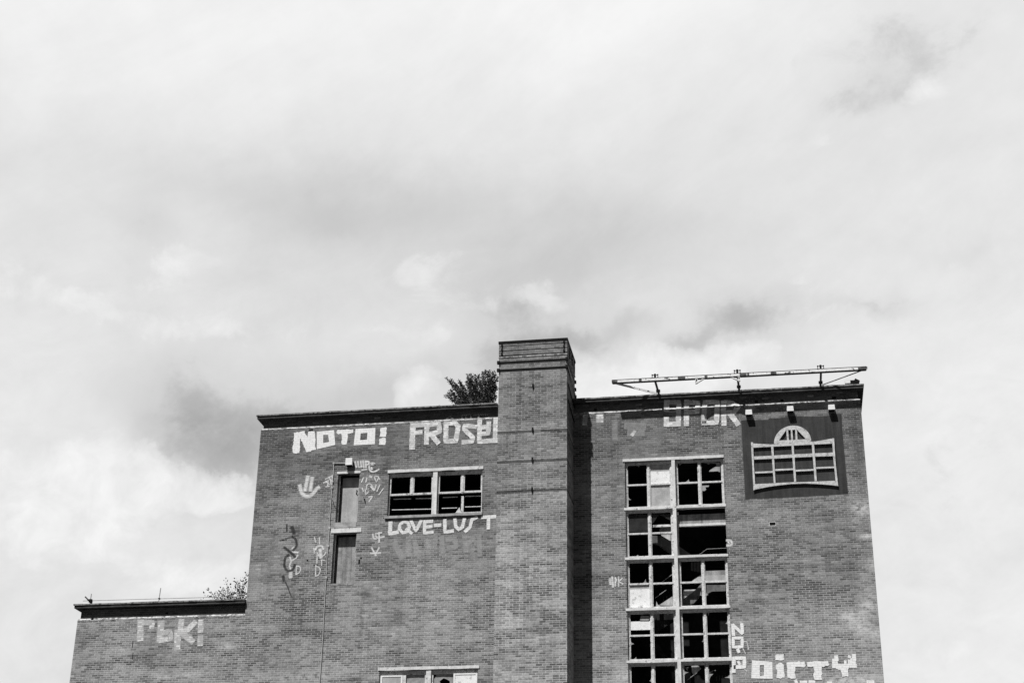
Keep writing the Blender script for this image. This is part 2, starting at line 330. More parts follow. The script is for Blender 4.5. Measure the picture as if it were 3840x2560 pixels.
# openings  (x0,x1,z0,z1)
O_D1 = (-15.58,-14.77,18.47,20.31); O_D2 = (-15.61,-14.76,16.22,18.07)
O_W1 = (-13.67,-10.22,18.62,20.26); O_WB = (-13.67,-10.22,11.45,13.09)
O_ST = (-5.10,-1.65,9.70,20.28)
HOLES = [O_D1, O_D2, O_W1, O_WB, O_ST]
def wall_mesh(x0, x1, z0, z1, holes, yf, yb, drop=None):
    xs = sorted({x0, x1, *[h[0] for h in holes], *[h[1] for h in holes]}); zs = sorted({z0, z1, *[h[2] for h in holes], *[h[3] for h in holes]})
    if drop: xs = sorted({*xs, drop[0]}); zs = sorted({*zs, drop[1]})
    mb = MB()
    def solid(i, j):
        if i < 0 or j < 0 or i >= len(xs)-1 or j >= len(zs)-1: return False
        cx, cz = (xs[i]+xs[i+1])/2, (zs[j]+zs[j+1])/2
        if drop and cx < drop[0] and cz > drop[1]: return False
        return not any(h[0] < cx < h[1] and h[2] < cz < h[3] for h in holes)
    for i in range(len(xs)-1):
        for j in range(len(zs)-1):
            if not solid(i, j): continue
            a, b, c, d = xs[i], xs[i+1], zs[j], zs[j+1]
            mb.quad([(a,yf,c),(b,yf,c),(b,yf,d),(a,yf,d)]); mb.quad([(b,yb,c),(a,yb,c),(a,yb,d),(b,yb,d)])
            if not solid(i-1, j): mb.quad([(a,yb,c),(a,yf,c),(a,yf,d),(a,yb,d)])
            if not solid(i+1, j): mb.quad([(b,yf,c),(b,yb,c),(b,yb,d),(b,yf,d)])
            if not solid(i, j-1): mb.quad([(a,yb,c),(b,yb,c),(b,yf,c),(a,yf,c)])
            if not solid(i, j+1): mb.quad([(a,yf,d),(b,yf,d),(b,yb,d),(a,yb,d)])
    return mb
wall_mesh(WX, XR, 0, ZS, HOLES, Y0, Y0+.33, (XL, WS)).build('facade_wall', M['brick'], bld)
# other walls, roof and floors (closed shell so the rooms are dark)
sh = MB()
MB().box(XL, XL+.33, Y0+.332, Y0+DEPTH, WS, ZS).build('side_wall', M['brick'], bld); MB().box(XR-.33, XR, Y0+.332, Y0+DEPTH, 0, ZS).build('side_wall', M['brick'], bld)
MB().box(WX, WX+.33, Y0+.332, Y0+DEPTH, 0, WS).build('side_wall', M['brick'], bld)
RW = [(-3.95,-3.35,16.9,18.9)]
wall_mesh(WX, XR, 0, ZS, [(-4.3,-3.2,18.55,19.55)], Y0+DEPTH+.002, Y0+DEPTH+.33, (XL, WS)).build('rear_wall', M['brick'], bld)
MB().box(XL+.34, XR-.34, Y0+.34, Y0+DEPTH-.01, ZS-.35, ZS-.1).build('roof', M['roof'], bld); rf = MB(); rf.box(WX+.34, XL-.01, Y0+.34, Y0+DEPTH-.01, WS-.3, WS-.08)
rf.build('roof', M['roof'], bld)
# floors and partitions
fl = MB()
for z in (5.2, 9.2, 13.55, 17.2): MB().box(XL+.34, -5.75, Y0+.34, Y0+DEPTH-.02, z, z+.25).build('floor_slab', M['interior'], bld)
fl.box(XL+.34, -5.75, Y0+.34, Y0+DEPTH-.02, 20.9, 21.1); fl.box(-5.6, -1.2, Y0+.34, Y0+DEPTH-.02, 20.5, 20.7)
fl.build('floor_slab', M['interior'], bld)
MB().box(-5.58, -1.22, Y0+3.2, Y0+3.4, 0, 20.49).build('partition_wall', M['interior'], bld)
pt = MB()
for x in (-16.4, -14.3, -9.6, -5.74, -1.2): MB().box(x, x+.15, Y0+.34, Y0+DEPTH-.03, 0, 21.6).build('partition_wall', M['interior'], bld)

# string course (sloping mortar fillet), parapet and coping
def fillet(x0, x1, z, rec=.07, h=.055, endl=True, endr=True):
    mb = MB(); n = int((x1-x0)/.12); pr = None
    for i in range(n+1):
        x = x0+(x1-x0)*i/n; j = random.uniform(-.012,.014); k = random.uniform(-.012,.008)
        cur = ((x, Y0-.010+k*.5, z-.03+j), (x, Y0+rec, z+h+j*.6))
        if pr: mb.quad([pr[0], cur[0], cur[1], pr[1]]); mb.quad([(pr[0][0],Y0+.001,pr[0][2]-.012),(x,Y0+.001,cur[0][2]-.012),cur[0],pr[0]])
        pr = cur
    return mb
REC = .07
def parapet(x0, x1, z0, z1, ov=.17, left=True, right=True, seg='parapet'):
    xl = x0+(REC if left else 0); xr = x1-(REC if right else 0)
    MB().box(xl, xr, Y0+REC, Y0+.38, z0, z1-.16).build('parapet', M['parapet'], bld)
for a, b in ((XL, -9.70), (-6.99, XR)):
    MB().box(a+(REC if a == XL else 0), b-(REC if b == XR else 0), Y0+REC, Y0+.38, ZS-.04, ZT-.15).build('parapet', M['parapet'], bld)
    fillet(a, b, ZS).build('string_course', M['string'], bld)
MB().box(WX+REC, XL-.002, Y0+REC, Y0+.38, WS-.04, WT-.15).build('parapet', M['parapet'], bld)
fillet(WX, XL, WS).build('string_course', M['string'], bld)
def coping(x0, x1, zt, ol, orr, p=.165, back=DEPTH):
    # dark weathered roof slab edge with a paler lip
    mb = MB().box(x0-ol+.03, x1+orr-(.03 if orr else 0), Y0-p+.035, Y0+back+.1, zt-.15, zt-.055)
    c = mb.build('coping', M['coping'], bld)
    l = MB(); n = int((x1-x0+ol+orr)/.35); X0, X1 = x0-ol, x1+orr
    for i in range(n):
        a, b = X0+(X1-X0)*i/n, X0+(X1-X0)*(i+1)/n; j = random.uniform(-.006,.006); k = random.uniform(-.008,.008)
        l.box(a, b-.004, Y0-p+k, Y0+back+.12, zt-.053, zt+j)
    l.build('lip', M['lip'], c)
coping(XL, -9.70, ZT, .17, 0); coping(-6.99, XR, ZT, 0, .165); coping(WX, XL-.002, WT+.02, .16, 0)
# returns of the parapet at the right gable
MB().box(XR-REC-.31, XR-REC-.002, Y0+.382, Y0+DEPTH, ZS-.04, ZT-.15).build('parapet', M['parapet'], bld)
MB().box(XL+REC+.002, XL+REC+.31, Y0+.382, Y0+DEPTH, ZS-.04, ZT-.15).build('parapet', M['parapet'], bld)
MB().box(WX+REC+.002, WX+REC+.31, Y0+.382, Y0+DEPTH, WS-.04, WT-.15).build('parapet', M['parapet'], bld)

# ------------------------------------------------------------------ chimney stack
ST = 1.70; SX0, SX1 = -9.37, -6.925
CZT = 24.45
stk = MB().box(SX0, SX1, Y0-ST, Y0+.40, 0, CZT-.62).build('chimney_stack', M['brick_stack'], bld)
def ring(mb, z0, z1, e, x0=SX0, x1=SX1, y0=Y0-ST, y1=Y0+.40):
    mb.box(x0-e, x1+e, y0-e, y1+e, z0, z1); return mb
kz = [W('K', 1100, b, ST)[1] for b in (430, 545, 665)]        # three dark joints of the cap
top = W('K', 1100, 365, ST)[1]; bot = W('K', 1100, 705, ST)[1]
edges = [bot] + kz[::-1] + [top]
cap = MB()
for i in range(4):
    mid = (edges[i]+edges[i+1])/2; ring(cap, edges[i]+(.02 if i else 0), mid-.006, .014); ring(cap, mid+.006, edges[i+1]-.02, .014); ring(cap, mid-.0055, mid+.0055, .008)
    if i: ring(cap, edges[i]-.018, edges[i]+.018, -.012)
cap.build('cap_course', M['brick_stack'], stk)
ring(MB(), CZT-.63, bot-.004, .004).build('brick_neck', M['brick_stack'], stk)
ring(MB(), top-.018, CZT-.012, .012).build('cap_core', M['slab'], stk)
ring(MB(), CZT-.085, CZT, .032).build('cap_roof', M['iron'], stk)
zl = W('K', 1100, 700, ST)[1]
ring(MB(), zl-.025, zl, .024).build('cap_ledge', M['string'], stk)

for b in (845, 1040):
    z = W('K', 1100, b, ST)[1]; o = ring(MB(), z-.045, z+.045, .014).build('steel_strap', M['iron'], stk)
    for sx in (SX0-.02, SX1+.0):
        for sy in (Y0-ST-.02, Y0+.42): MB().box(sx-.045, sx+.05, sy-.05, sy+.05, z-.05, z+.06).build('strap_bolt', M['iron'], stk)
for sx in (SX0+.10, SX1-.10):       # angle irons with eyes at the cap corners
    for i in range(3):
        zc = (edges[1]+edges[4])/2 + (i-1)*.165
        MB().box(sx-.028, sx+.028, Y0-ST-.055, Y0-ST-.016, zc-.045, zc+.045).build('corner_iron', M['iron'], stk)
for sy in (Y0-.5, Y0+.1, Y0-1.1):
    MB().box(SX1+.016, SX1+.045, sy-.04, sy+.04, edges[1], edges[4]-.05).build('corner_iron', M['iron'], stk)
for zz, dark in ((525, 0), (905, 1), (1162, 1), (1420, 1)):
    z = W('D', 803, zz, ST)[1]
    MB().slab([(-8.13-.035,z-.02),(-8.13,z-.13),(-8.13+.035,z-.02),(-8.13+.02,z+.09),(-8.13-.02,z+.09)], Y0-ST-.05, Y0-ST-.002).build('tie_plate', M['iron'], stk)
    mb = MB(); mb.box(SX0-.004, SX1+.004, Y0-ST-.004, Y0+.41, z-.075 if dark else z-.02, z-.008)
    mb.build('stained_band', M['parapet'] if dark else M['brick'], stk)
    if dark: MB().box(SX0-.012, SX1+.012, Y0-ST-.012, Y0+.41, z+.002, z+.022).build('pale_joint', M['lip'] if zz != 905 else M['sill'], stk)
# steel flashing strips running back along the right flank
for k in range(3):
    z = 23.1-.62*k
    MB().beam((SX1+.03, Y0-ST+.05, z+.25), (SX1+.03, Y0+.42, z-.05), .03, .03).build('flank_bracket', M['galv'] if k == 0 else M['iron'], stk)
    MB().box(SX1-.02, SX1+.06, Y0+.40, Y0+.46, z-.12, z+.0).build('flank_bracket', M['iron'], stk)

# ------------------------------------------------------------------ windows
def band(name, x0, x1, z0, z1, mat, parent, proud=.02, back=.15, rag=.008):
    mb = MB(); n = max(2, int((x1-x0)/.3))
    pts = [(x0+(x1-x0)*i/n, z0+random.uniform(-rag, rag)) for i in range(n+1)] + [(x1-(x1-x0)*i/n, z1+random.uniform(-rag, rag)*.6) for i in range(n+1)]
    mb.slab(pts, Y0-proud, Y0+back); return mb.build(name, mat, parent)
def frame_rect(mb, x0, x1, z0, z1, wl, wr, wb, wt, y0, y1):
    mb.box(x0, x0+wl, y0, y1, z0, z1); mb.box(x1-wr, x1, y0, y1, z0, z1)
    mb.box(x0+wl, x1-wr, y0+.002, y1, z0, z0+wb); mb.box(x0+wl, x1-wr, y0+.002, y1, z1-wt, z1)
def casement(x0, x1, z0, z1, parent, rec=.11, mul=.13, tz=None, panes=True):
    fr = MB(); yb = Y0+rec
    frame_rect(fr, x0, x1, z0, z1, .05, .05, .04, .05, yb, yb+.09)
    frame_rect(fr, x0+.053, x1-.053, z0+.043, z1-.053, .03, .03, .03, .03, yb+.03, yb+.08)
    xm = (x0+x1)/2; tz = tz or (z0+z1)/2+.02
    fr.box(xm-mul*.28, xm+mul*.28, yb-.01, yb+.09, z0+.04, z1-.05); fr.box(xm-mul*.5, xm+mul*.5, yb+.02, yb+.08, z0+.042, z1-.052)
    for a, b in ((x0+.05, xm-mul*.5), (xm+mul*.5, x1-.05)):
        fr.box(a+.002, b-.002, yb+.005, yb+.08, tz-.03, tz+.03)
    return fr.build('window', M['frame'], parent)
def pane_area(x0, x1, z0, z1, col, row, mul=.13):
    xm = (x0+x1)/2; tz = (z0+z1)/2+.02
    a, b = ((x0+.083, xm-mul*.5-.002), (xm+mul*.5+.002, x1-.083))[col]
    c, d = ((z0+.073, tz-.032), (tz+.032, z1-.083))[row]
    return a, b, c, d
stw = MB().box(-3.455,-3.335, Y0-.022, Y0+.2, 9.7, 20.279).build('stair_window', M['concrete'], bld, 'tall staircase window of broken square panes in pale concrete frames')
band('lintel', -5.17, -1.62, 20.28, 20.385, M['concrete'], stw, .03)
ROWS = [(18.58, 20.28), (16.80, 18.50), (15.01, 16.715), (13.235, 14.925), (11.45, 13.15), (9.7, 11.37)]
for zt in (18.58, 16.80, 15.01, 13.235, 11.45):
    band('transom', -5.15, -3.457, zt-.085, zt, M['concrete'], stw, .018, .2, .008)
    band('transom', -3.333, -1.62, zt-.08, zt+.005, M['concrete'], stw, .018, .2, .006)
LX, RX = (-5.095, -3.46), (-3.33, -1.655)
def flat(name, mat, parent, k, pts, rec, th=.012):
    MB().slab([W(k, a, b, -rec) for a, b in pts], Y0+rec, Y0+rec+th).build(name, mat, parent)
bays = {}
for r, (z0, z1) in enumerate(ROWS):
    for c, (a, b) in enumerate((LX, RX)):
        if (r, c) == (1, 1): continue
        bays[r, c] = casement(a+.001, b-.001, z0+.001, z1-.001, stw)
def board(r, c, col, row, mat, f0=0.0, f1=1.0, name='boarded_pane', y=.165, lab=None):
    z0, z1 = ROWS[r]; a, b = (LX, RX)[c]; a, b, c0, d = pane_area(a, b, z0, z1, col, row)
    MB().box(a, b, Y0+y, Y0+y+.012, c0+(d-c0)*f0, c0+(d-c0)*f1).build(name, mat, bays[r, c], lab)
board(0,0,1,1,M['board'], .45, 1, lab='grey board behind the upper half of the pane'); board(0,0,1,1,M['white_board'],.0,.62, y=.15, lab='bright white sheet across the pane')
board(0,0,1,0,M['board'],0,.82); board(0,0,1,0,M['board'],.82,1,y=.169)
board(2,0,0,0,M['board'],.80,1); board(2,0,0,0,M['white_board'],0,.82,y=.15, lab='white board with pencil scrawl')
board(2,1,1,1,M['ply'],.0,.5,y=.15); board(2,1,1,1,M['board'],.0,.28,y=.145)
board(3,0,0,1,M['white_board'],.24,.66,y=.17); 
for fac in ((1,1,0),):
    pass
# glass shards left in the frames
flat('glass_shard', M['glassboard'], bays[0,1], 'F', [(1540,195),(1600,190),(1605,320),(1570,305),(1455,312),(1470,290),(1560,235)], .15)
flat('glass_shard', M['glassboard'], bays[0,1], 'F', [(1362,498),(1458,495),(1450,515),(1410,518),(1418,550),(1400,568),(1366,568)], .15)
flat('glass_shard', M['glassboard'], bays[0,1], 'F', [(1355,190),(1560,188),(1530,205),(1480,200),(1445,216),(1430,200)], .15)
flat('glass_shard', M['glassboard'], bays[2,1], 'G', [(1238,440),(1250,500),(1222,490)], .15)
flat('glass_shard', M['glassboard'], bays[3,0], 'G', [(500,742),(605,745),(600,800),(490,800)], .15)
rs = random.Random(21)
for (r, c, col, row) in ((0,0,0,1),(0,0,0,0),(0,1,0,1),(2,0,0,1),(2,0,1,0),(2,1,1,0),(3,0,1,1),(3,0,0,0),(3,1,0,0),(3,1,1,1),(4,0,0,1),(4,1,0,1),(4,1,1,1),(1,0,0,0)):
    a, b, c0, d = pane_area(*(LX, RX)[c], *ROWS[r], col, row)
    for q in range(rs.choice((1, 1, 2))):
        side = rs.choice('blrt'); w_ = b-a; h_ = d-c0; t0 = rs.uniform(0, .7); t1 = t0+rs.uniform(.12, .3); tm = rs.uniform(t0, t1); dp = rs.uniform(.05, .2)
        tooth = [(t0, 0), (t0+(tm-t0)*.6, dp*.35), (tm, dp), (tm+(t1-tm)*.3, dp*.4), (t1, 0)]
        pl = {'b': [(a+w_*t, c0+k) for t, k in tooth], 't': [(a+w_*t, d-k) for t, k in tooth], 'l': [(a+k, c0+h_*t) for t, k in tooth], 'r': [(b-k, c0+h_*t) for t, k in tooth]}[side]
        MB().slab(pl, Y0+.15+q*.006, Y0+.154+q*.006).build('glass_shard', M['glassboard'], bays[r, c])
# row 1 left: dusty glass that still reflects a grey room
flat('glass_pane', M['glass'], bays[1,0], 'F', [(385,890),(630,885),(632,1115),(385,1120)], .15, .004)
flat('glass_pane', M['glass'], bays[1,0], 'F', [(700,1010),(790,885),(935,960),(930,880),(695,880)], .15, .004)
MB().box(-3.33,-1.66, Y0+.24, Y0+.30, 17.99, 18.33).build('soffit_board', M['ply'], stw)
MB().box(-3.33,-1.66, Y0+.20, Y0+.32, 17.90, 17.985).build('soffit_rail', M['concrete'], stw)
MB().box(-4.28,-3.47, Y0+.26, Y0+.30, 17.93, 18.01).build('soffit_rail', M['concrete'], stw)
MB().box(-3.325,-3.27, Y0+.10, Y0+.15, 18.30, 18.40).build('bracket', M['lampwhite'], stw)
MB().box(-3.325,-3.29, Y0+.14, Y0+.17, 16.82, 18.25).build('jamb', M['frame'], stw)

# staircase behind the big window
D1 = -1.25; D2 = -.9
def inner(name, mat, k, pts, rec, th=.12): MB().slab([W(k, a, b, -rec) for a, b in pts], Y0+rec, Y0+rec+th).build(name, mat, bld)
inner('stair_flight', M['stair'], 'F', [(690,1165),(800,1170),(960,1245),(1230,1425),(1100,1500),(960,1420),(770,1285),(690,1262)], .9)
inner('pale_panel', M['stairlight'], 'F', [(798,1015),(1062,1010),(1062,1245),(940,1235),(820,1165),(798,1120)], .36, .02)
sl = MB()
for i in range(14):
    a = 806+i*19; x, z = W('F', a, 1012, -.33); x2, z2 = W('F', a, 1240 if a > 930 else 1130, -.33); MB().box(x, x+.014, Y0+.32, Y0+.345, z2, z).build('baluster', M['interior'], bld)
inner('stair_flight', M['stair'], 'G', [(1020,545),(1180,415),(1260,330),(1260,460),(1150,590),(1000,640)], .8)
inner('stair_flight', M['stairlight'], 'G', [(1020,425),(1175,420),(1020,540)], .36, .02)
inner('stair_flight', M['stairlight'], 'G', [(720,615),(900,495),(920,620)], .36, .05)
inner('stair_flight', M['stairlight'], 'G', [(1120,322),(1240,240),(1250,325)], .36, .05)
inner('stair_flight', M['interior'], 'G', [(660,720),(910,715),(910,800),(690,950),(660,900)], .9)
inner('stair_flight', M['stair'], 'G', [(1305,365),(1540,365),(1540,440),(1370,445),(1305,480)], 1.0, .05)
inner('stair_flight', M['interior'], 'G', [(660,1030),(830,1240),(760,1250),(660,1100)], .9)
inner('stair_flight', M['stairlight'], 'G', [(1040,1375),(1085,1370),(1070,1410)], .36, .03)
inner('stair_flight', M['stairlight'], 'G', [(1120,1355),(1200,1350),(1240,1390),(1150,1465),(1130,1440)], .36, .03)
hr = MB()
def rail(k, a, b, r=.012, rec=.6, mb=None):
    (x, z), (x2, z2) = W(k, *a, -rec), W(k, *b, -rec); mb.tube((x, Y0+rec, z), (x2, Y0+rec, z2), r, 6)
for a, b in (((740,345),(890,235)), ((675,525),(815,425)), ((1065,1530),(1190,1440)), ((1345,1440),(1385,1415)), ((1385,1415),(1420,1412))): rail('G', a, b, .012, .6, hr)
for a, b in (((1325,1420),(1430,1345)), ((1430,1345),(1690,1332)), ((850,1020),(895,1108)), ((905,1165),(935,1225))): rail('F', a, b, .009, .55, hr)
hr.build('handrail', M['galv'], bld)
def bal_(k, a, b, r): m_ = MB(); rail(k, a, b, r, .7, m_); m_.build('baluster', M['interior'], bld)
for i in range(7): bal_('G', (1120+i*18, 85), (1120+i*18, 190+i*4), .008)
for i in range(5): bal_('G', (700+i*40, 560-i*25), (700+i*40, 610-i*25), .006)
for i in range(6): bal_('G', (1395+i*35, 1470), (1395+i*35, 1540), .006)

# upper left window with steel louvre rods
w1 = band('wide_window', -13.72, -10.19, 20.262, 20.37, M['concrete'], bld, .03, .15)
w1['label'] = 'wide upper window with glassless black openings and thin rods'
x0, x1, z0, z1 = O_W1
MB().box(-12.03,-11.87, Y0-.004, Y0+.2, z0+.001, z1-.001).build('mullion', M['concrete'], w1)
band('sill', -13.75, -10.19, 18.53, 18.619, M['sill'], w1, .07, .2, .004)
fr = MB()
for a, b, xm in ((x0+.002, -12.032, -12.82), (-11.868, x1-.002, -10.96)):
    yb = Y0+.10; zt = W('A', 1500, 945, -.1)[1]
    frame_rect(fr, a, b, zt-.035, z1-.002, .07, .07, .07, .12, yb, yb+.08)
    fr.box(xm-.04, xm+.04, yb-.012, yb+.07, zt, z1-.12); fr.box(xm-.075, xm+.075, yb+.01, yb+.06, zt, z1-.12)
    fr.box(a, a+.04, yb+.001, yb+.07, z0+.001, zt-.037); fr.box(b-.04, b, yb+.001, yb+.07, z0+.001, zt-.037)
fr.box(-10.99, -10.90, Y0+.09, Y0+.16, z0+.05, 19.3); fr.box(-10.95, x1-.04, Y0+.10, Y0+.16, z0+.002, z0+.08)
fr.slab([W('A', 1900, 1110, -.1), W('A', 1950, 1110, -.1), W('A', 1935, 1060, -.1)], Y0+.10, Y0+.13)
fr.build('window_frame', M['frame'], w1)
rods = MB()
for (a, b, c, d) in ((1355,990,1510,986),(1550,985,1695,982),(1340,1084,1695,1076),(1790,975,1920,970),(1780,1070,1915,1066),(1985,965,2135,961),(1975,1058,2130,1053)):
    (p, q), (r, s) = W('A', a, b, -.2), W('A', c, d, -.2); MB().beam((p, Y0+.2, q), (r, Y0+.2, s), .028, .02).build('louvre_rod', M['frame'], w1)

# lower left window, still glazed, with white sashes
wb = band('wide_window', -13.72, -10.18, 13.095, 13.20, M['concrete'], bld, .03, .15)
wb['label'] = 'lower wide window still glazed, with white sashes and one smashed pane'
x0, x1, z0, z1 = O_WB
MB().box(-12.02,-11.85, Y0-.004, Y0+.2, z0+.001, z1-.001).build('mullion', M['frame'], wb)
fr = MB()
for a, b, xm in ((x0+.002, -12.022, -12.79), (-11.848, x1-.002, -10.98)):
    yb = Y0+.08
    frame_rect(fr, a, b, z0+.001, z1-.002, .06, .06, .07, .14, yb, yb+.08); fr.box(xm-.05, xm+.05, yb-.012, yb+.07, z0+.07, z1-.14)
fr.build('window_frame', M['frame'], wb)
for (a, b) in ((225, 615), (1510, 1930)):
    (xa, zt) = W('J', a, 620 if a < 1000 else 580, -.06); xb = W('J', b, 620, -.06)[0]; sf = MB()
    frame_rect(sf, xa, xb, 12.0, zt, .06, .06, .06, .05, Y0+.045, Y0+.077); sf.build('sash', M['white_frame'], wb)
    MB().box(xa+.062, xb-.062, Y0+.062, Y0+.068, 12.062, zt-.052).build('pane', M['board'] if a < 1000 else M['white_board'], wb)
MB().box(-12.73,-12.1, Y0+.13, Y0+.135, 11.6, 12.94).build('pane', M['glassboard'], wb)
(hx, hz) = W('J', 1350, 730, -.12)
def hole_pane(x0, x1, z0, z1, cx, cz):
    mb = MB(); n = 14; pts = []
    for i in range(n):
        t = 2*pi*i/n; r = .16*random.uniform(.7, 1.25); pts.append((cx+r*cos(t), cz+r*1.6*sin(t)))
    for i in range(n):
        t = 2*pi*i/n; t2 = 2*pi*(i+1)/n
        def edge(t):
            dx, dz = cos(t), sin(t); k = min((x1-cx)/dx if dx > 1e-6 else (x0-cx)/dx if dx < -1e-6 else 1e9, (z1-cz)/dz if dz > 1e-6 else (z0-cz)/dz if dz < -1e-6 else 1e9)
            return cx+dx*k, cz+dz*k
        a, b = pts[i], pts[(i+1) % n]; e, f = edge(t), edge(t2)
        mb.quad([(a[0],Y0+.13,a[1]),(b[0],Y0+.13,b[1]),(f[0],Y0+.13,f[1]),(e[0],Y0+.13,e[1])])
    return mb
hole_pane(-11.78,-11.03,11.7,12.94,hx,hz-.1).build('pane', M['glassboard'], wb, 'smashed pane with a black star shaped hole')

# two narrow boarded doorways, one above the other
for (o, lt, lab) in ((O_D1, (-15.62,-14.74,20.31,20.40), 'upper boarded doorway with a thin lintel'), (O_D2, (-15.71,-14.59,18.075,18.245), 'lower boarded doorway under a thick pale lintel')):
    x0, x1, z0, z1 = o; up = o is O_D1
    d = MB().box(lt[0], lt[1], Y0-.025, Y0+.2, lt[2]+.002, lt[3]).build('doorway', M['concrete'], bld, lab)
    MB().box(x0+.02, x1-.01, Y0+.27, Y0+.30, z0+.0, z1-.002).build('boarding', M['ply'] if not up else M['board'], d)
    jb = MB(); jb.box(x0+.001, x0+.05, Y0+.13, Y0+.20, z0+.001, z1-.001); jb.box(x1-.035, x1-.001, Y0+.10, Y0+.16, z0+.35, z1-.001); MB().box(x0+.052, x0+.105, Y0+.21, Y0+.268, z0+.001, z1-.001).build('gap_shade', M['iron'], d); MB().box(x0+.107, x1-.04, Y0+.21, Y0+.268, z1-.07, z1-.003).build('gap_shade', M['iron'], d)  # near-black strips put the shade of the gap into the colour
    jb.build('door_frame', M['frame'], d)
    if up: MB().box(-15.60,-14.80, Y0-.012, Y0+.2, 18.27, 18.468).build('sill', M['sill'], d)
    else: MB().box(-15.60,-14.80, Y0-.006, Y0+.26, 16.15, 16.219).build('sill', M['ply'], d)
fx, fz = W('S', 715, 770)
MB().slab([(fx-.02,fz+.13),(fx+.03,fz+.10),(fx+.01,fz),(fx+.04,fz-.08),(fx+.02,fz-.1),(fx-.03,fz-.03),(fx-.01,fz+.04)], Y0+.02, Y0+.06).build('hinge', M['iron'], bld)

# air bricks and weep holes in the parapet
for (k, a, b, s, off) in (('I',635,34,(.095,.055),0),('M',1330,655,(.085,.028),0),('O',255,755,(.055,.05),-.07),('O',690,730,(.055,.05),-.07),('O',1570,685,(.07,.05),-.07),('E',240,390,(.05,.045),-.07),
                          ('L',2150,575,(.05,.03),-.07),('L',500,690,(.03,.05),0),('Q',1735,740,(.03,.03),0),('Q',1700,810,(.03,.08),0),('Q',750,785,(.03,.03),0),('B',700,855,(.012,.12),0),('B',700,960,(.012,.12),0)):
    x, z = W(k, a, b, off)
    MB().box(x-s[0], x+s[0], Y0-off-.004, Y0-off+.05, z-s[1], z+s[1]).build('air_brick', M['iron'], bld)
x, z = W('I', 635, 34); mb = MB(); frame_rect(mb, x-.115, x+.115, z-.075, z+.075, .018, .018, .018, .018, Y0-.006, Y0+.02); mb.build('air_brick_rim', M['frame'], bld)

# ------------------------------------------------------------------ graffiti
GN = [0]; CUR = ['']; WF = dict(white_paint=1.15, worn_white_paint=1.22, brushed_white_paint=1.28, sprayed_white_paint=1.9, faded_white_paint=1.5, sprayed_black_paint=1.5)
def yz(z):
    if z > ZS+.05: return -REC
    if z < ZS-.035: return 0.0
    return -REC*(z-(ZS-.035))/.085 - .0 + (.012 if z < ZS+.02 else 0)
def lay():
    GN[0] += 1; return .0045 + (GN[0] % 22)*.0006
def stroke(mb, k, pts, w, off=0.0):
    s = FR[k][1]; L = lay()
    if CUR[0].startswith('sprayed') and len(pts) > 3:      # hand-swung strokes are round
        for _ in range(2):
            q = [pts[0]]
            for a, b in zip(pts, pts[1:]): q += [(a[0]*.75+b[0]*.25, a[1]*.75+b[1]*.25), (a[0]*.25+b[0]*.75, a[1]*.25+b[1]*.75)]
            pts = q+[pts[-1]]
    P = [Vector(W(k, a, b, off)) for a, b in pts]; hw = w*s/112.5/2*WF.get(CUR[0], 1.25)
    # resample
    Q = []
    for i in range(len(P)-1):
        n = max(1, int((P[i+1]-P[i]).length/.07))
        for j in range(n): Q.append(P[i].lerp(P[i+1], j/n))
    Q.append(P[-1]); closed = (P[0]-P[-1]).length < 1e-6
    d0 = (Q[1]-Q[0]).normalized(); d1 = (Q[-1]-Q[-2]).normalized()
    if not closed: Q = [Q[0]-d0*hw*.7]+Q+[Q[-1]+d1*hw*.7]
    prev = None
    for i, q in enumerate(Q):
        if closed and i in (0, len(Q)-1): t = (d0+d1).normalized()
        else: t = (Q[min(i+1, len(Q)-1)]-Q[max(i-1, 0)]).normalized()
        nrm = Vector((-t.y, t.x)); h = hw*random.uniform(.94, 1.06)
        a, b = q+nrm*h, q-nrm*h; u = i/len(Q)
        cur = ((a.x, Y0-L-off-yz(a.y), a.y), (b.x, Y0-L-off-yz(b.y), b.y), u)
        if prev: mb.quad([prev[0], prev[1], cur[1], cur[0]], [(prev[2],0),(prev[2],1),(u,1),(u,0)])
        prev = cur
def poly(mb, k, pts, off=0.0, jit=.018):
    L = lay(); P = []
    for i in range(len(pts)):
        a, b = Vector(W(k, *pts[i], off)), Vector(W(k, *pts[(i+1) % len(pts)], off)); n = max(1, int((b-a).length/.06))
        for j in range(n): q = a.lerp(b, j/n); P.append((q.x+random.uniform(-jit, jit), q.y+random.uniform(-jit, jit)))
    ar = sum(P[i][0]*P[(i+1)%len(P)][1]-P[(i+1)%len(P)][0]*P[i][1] for i in range(len(P)))
    if ar < 0: P = P[::-1]
    mb.quad([(x, Y0-L-off, z) for x, z in P])
def ringp(mb, k, outer, inner):
    L = lay(); n = len(outer)
    O_, I_ = [Vector(W(k, *p)) for p in outer], [Vector(W(k, *p)) for p in inner]
    for i in range(n):
        j = (i+1) % n; st = 5
        for s in range(st):
            a, b = O_[i].lerp(O_[j], s/st), O_[i].lerp(O_[j], (s+1)/st); c, d = I_[i].lerp(I_[j], s/st), I_[i].lerp(I_[j], (s+1)/st)
            mb.quad([(a.x,Y0-L,a.y),(b.x,Y0-L,b.y),(d.x,Y0-L,d.y),(c.x,Y0-L,c.y)])
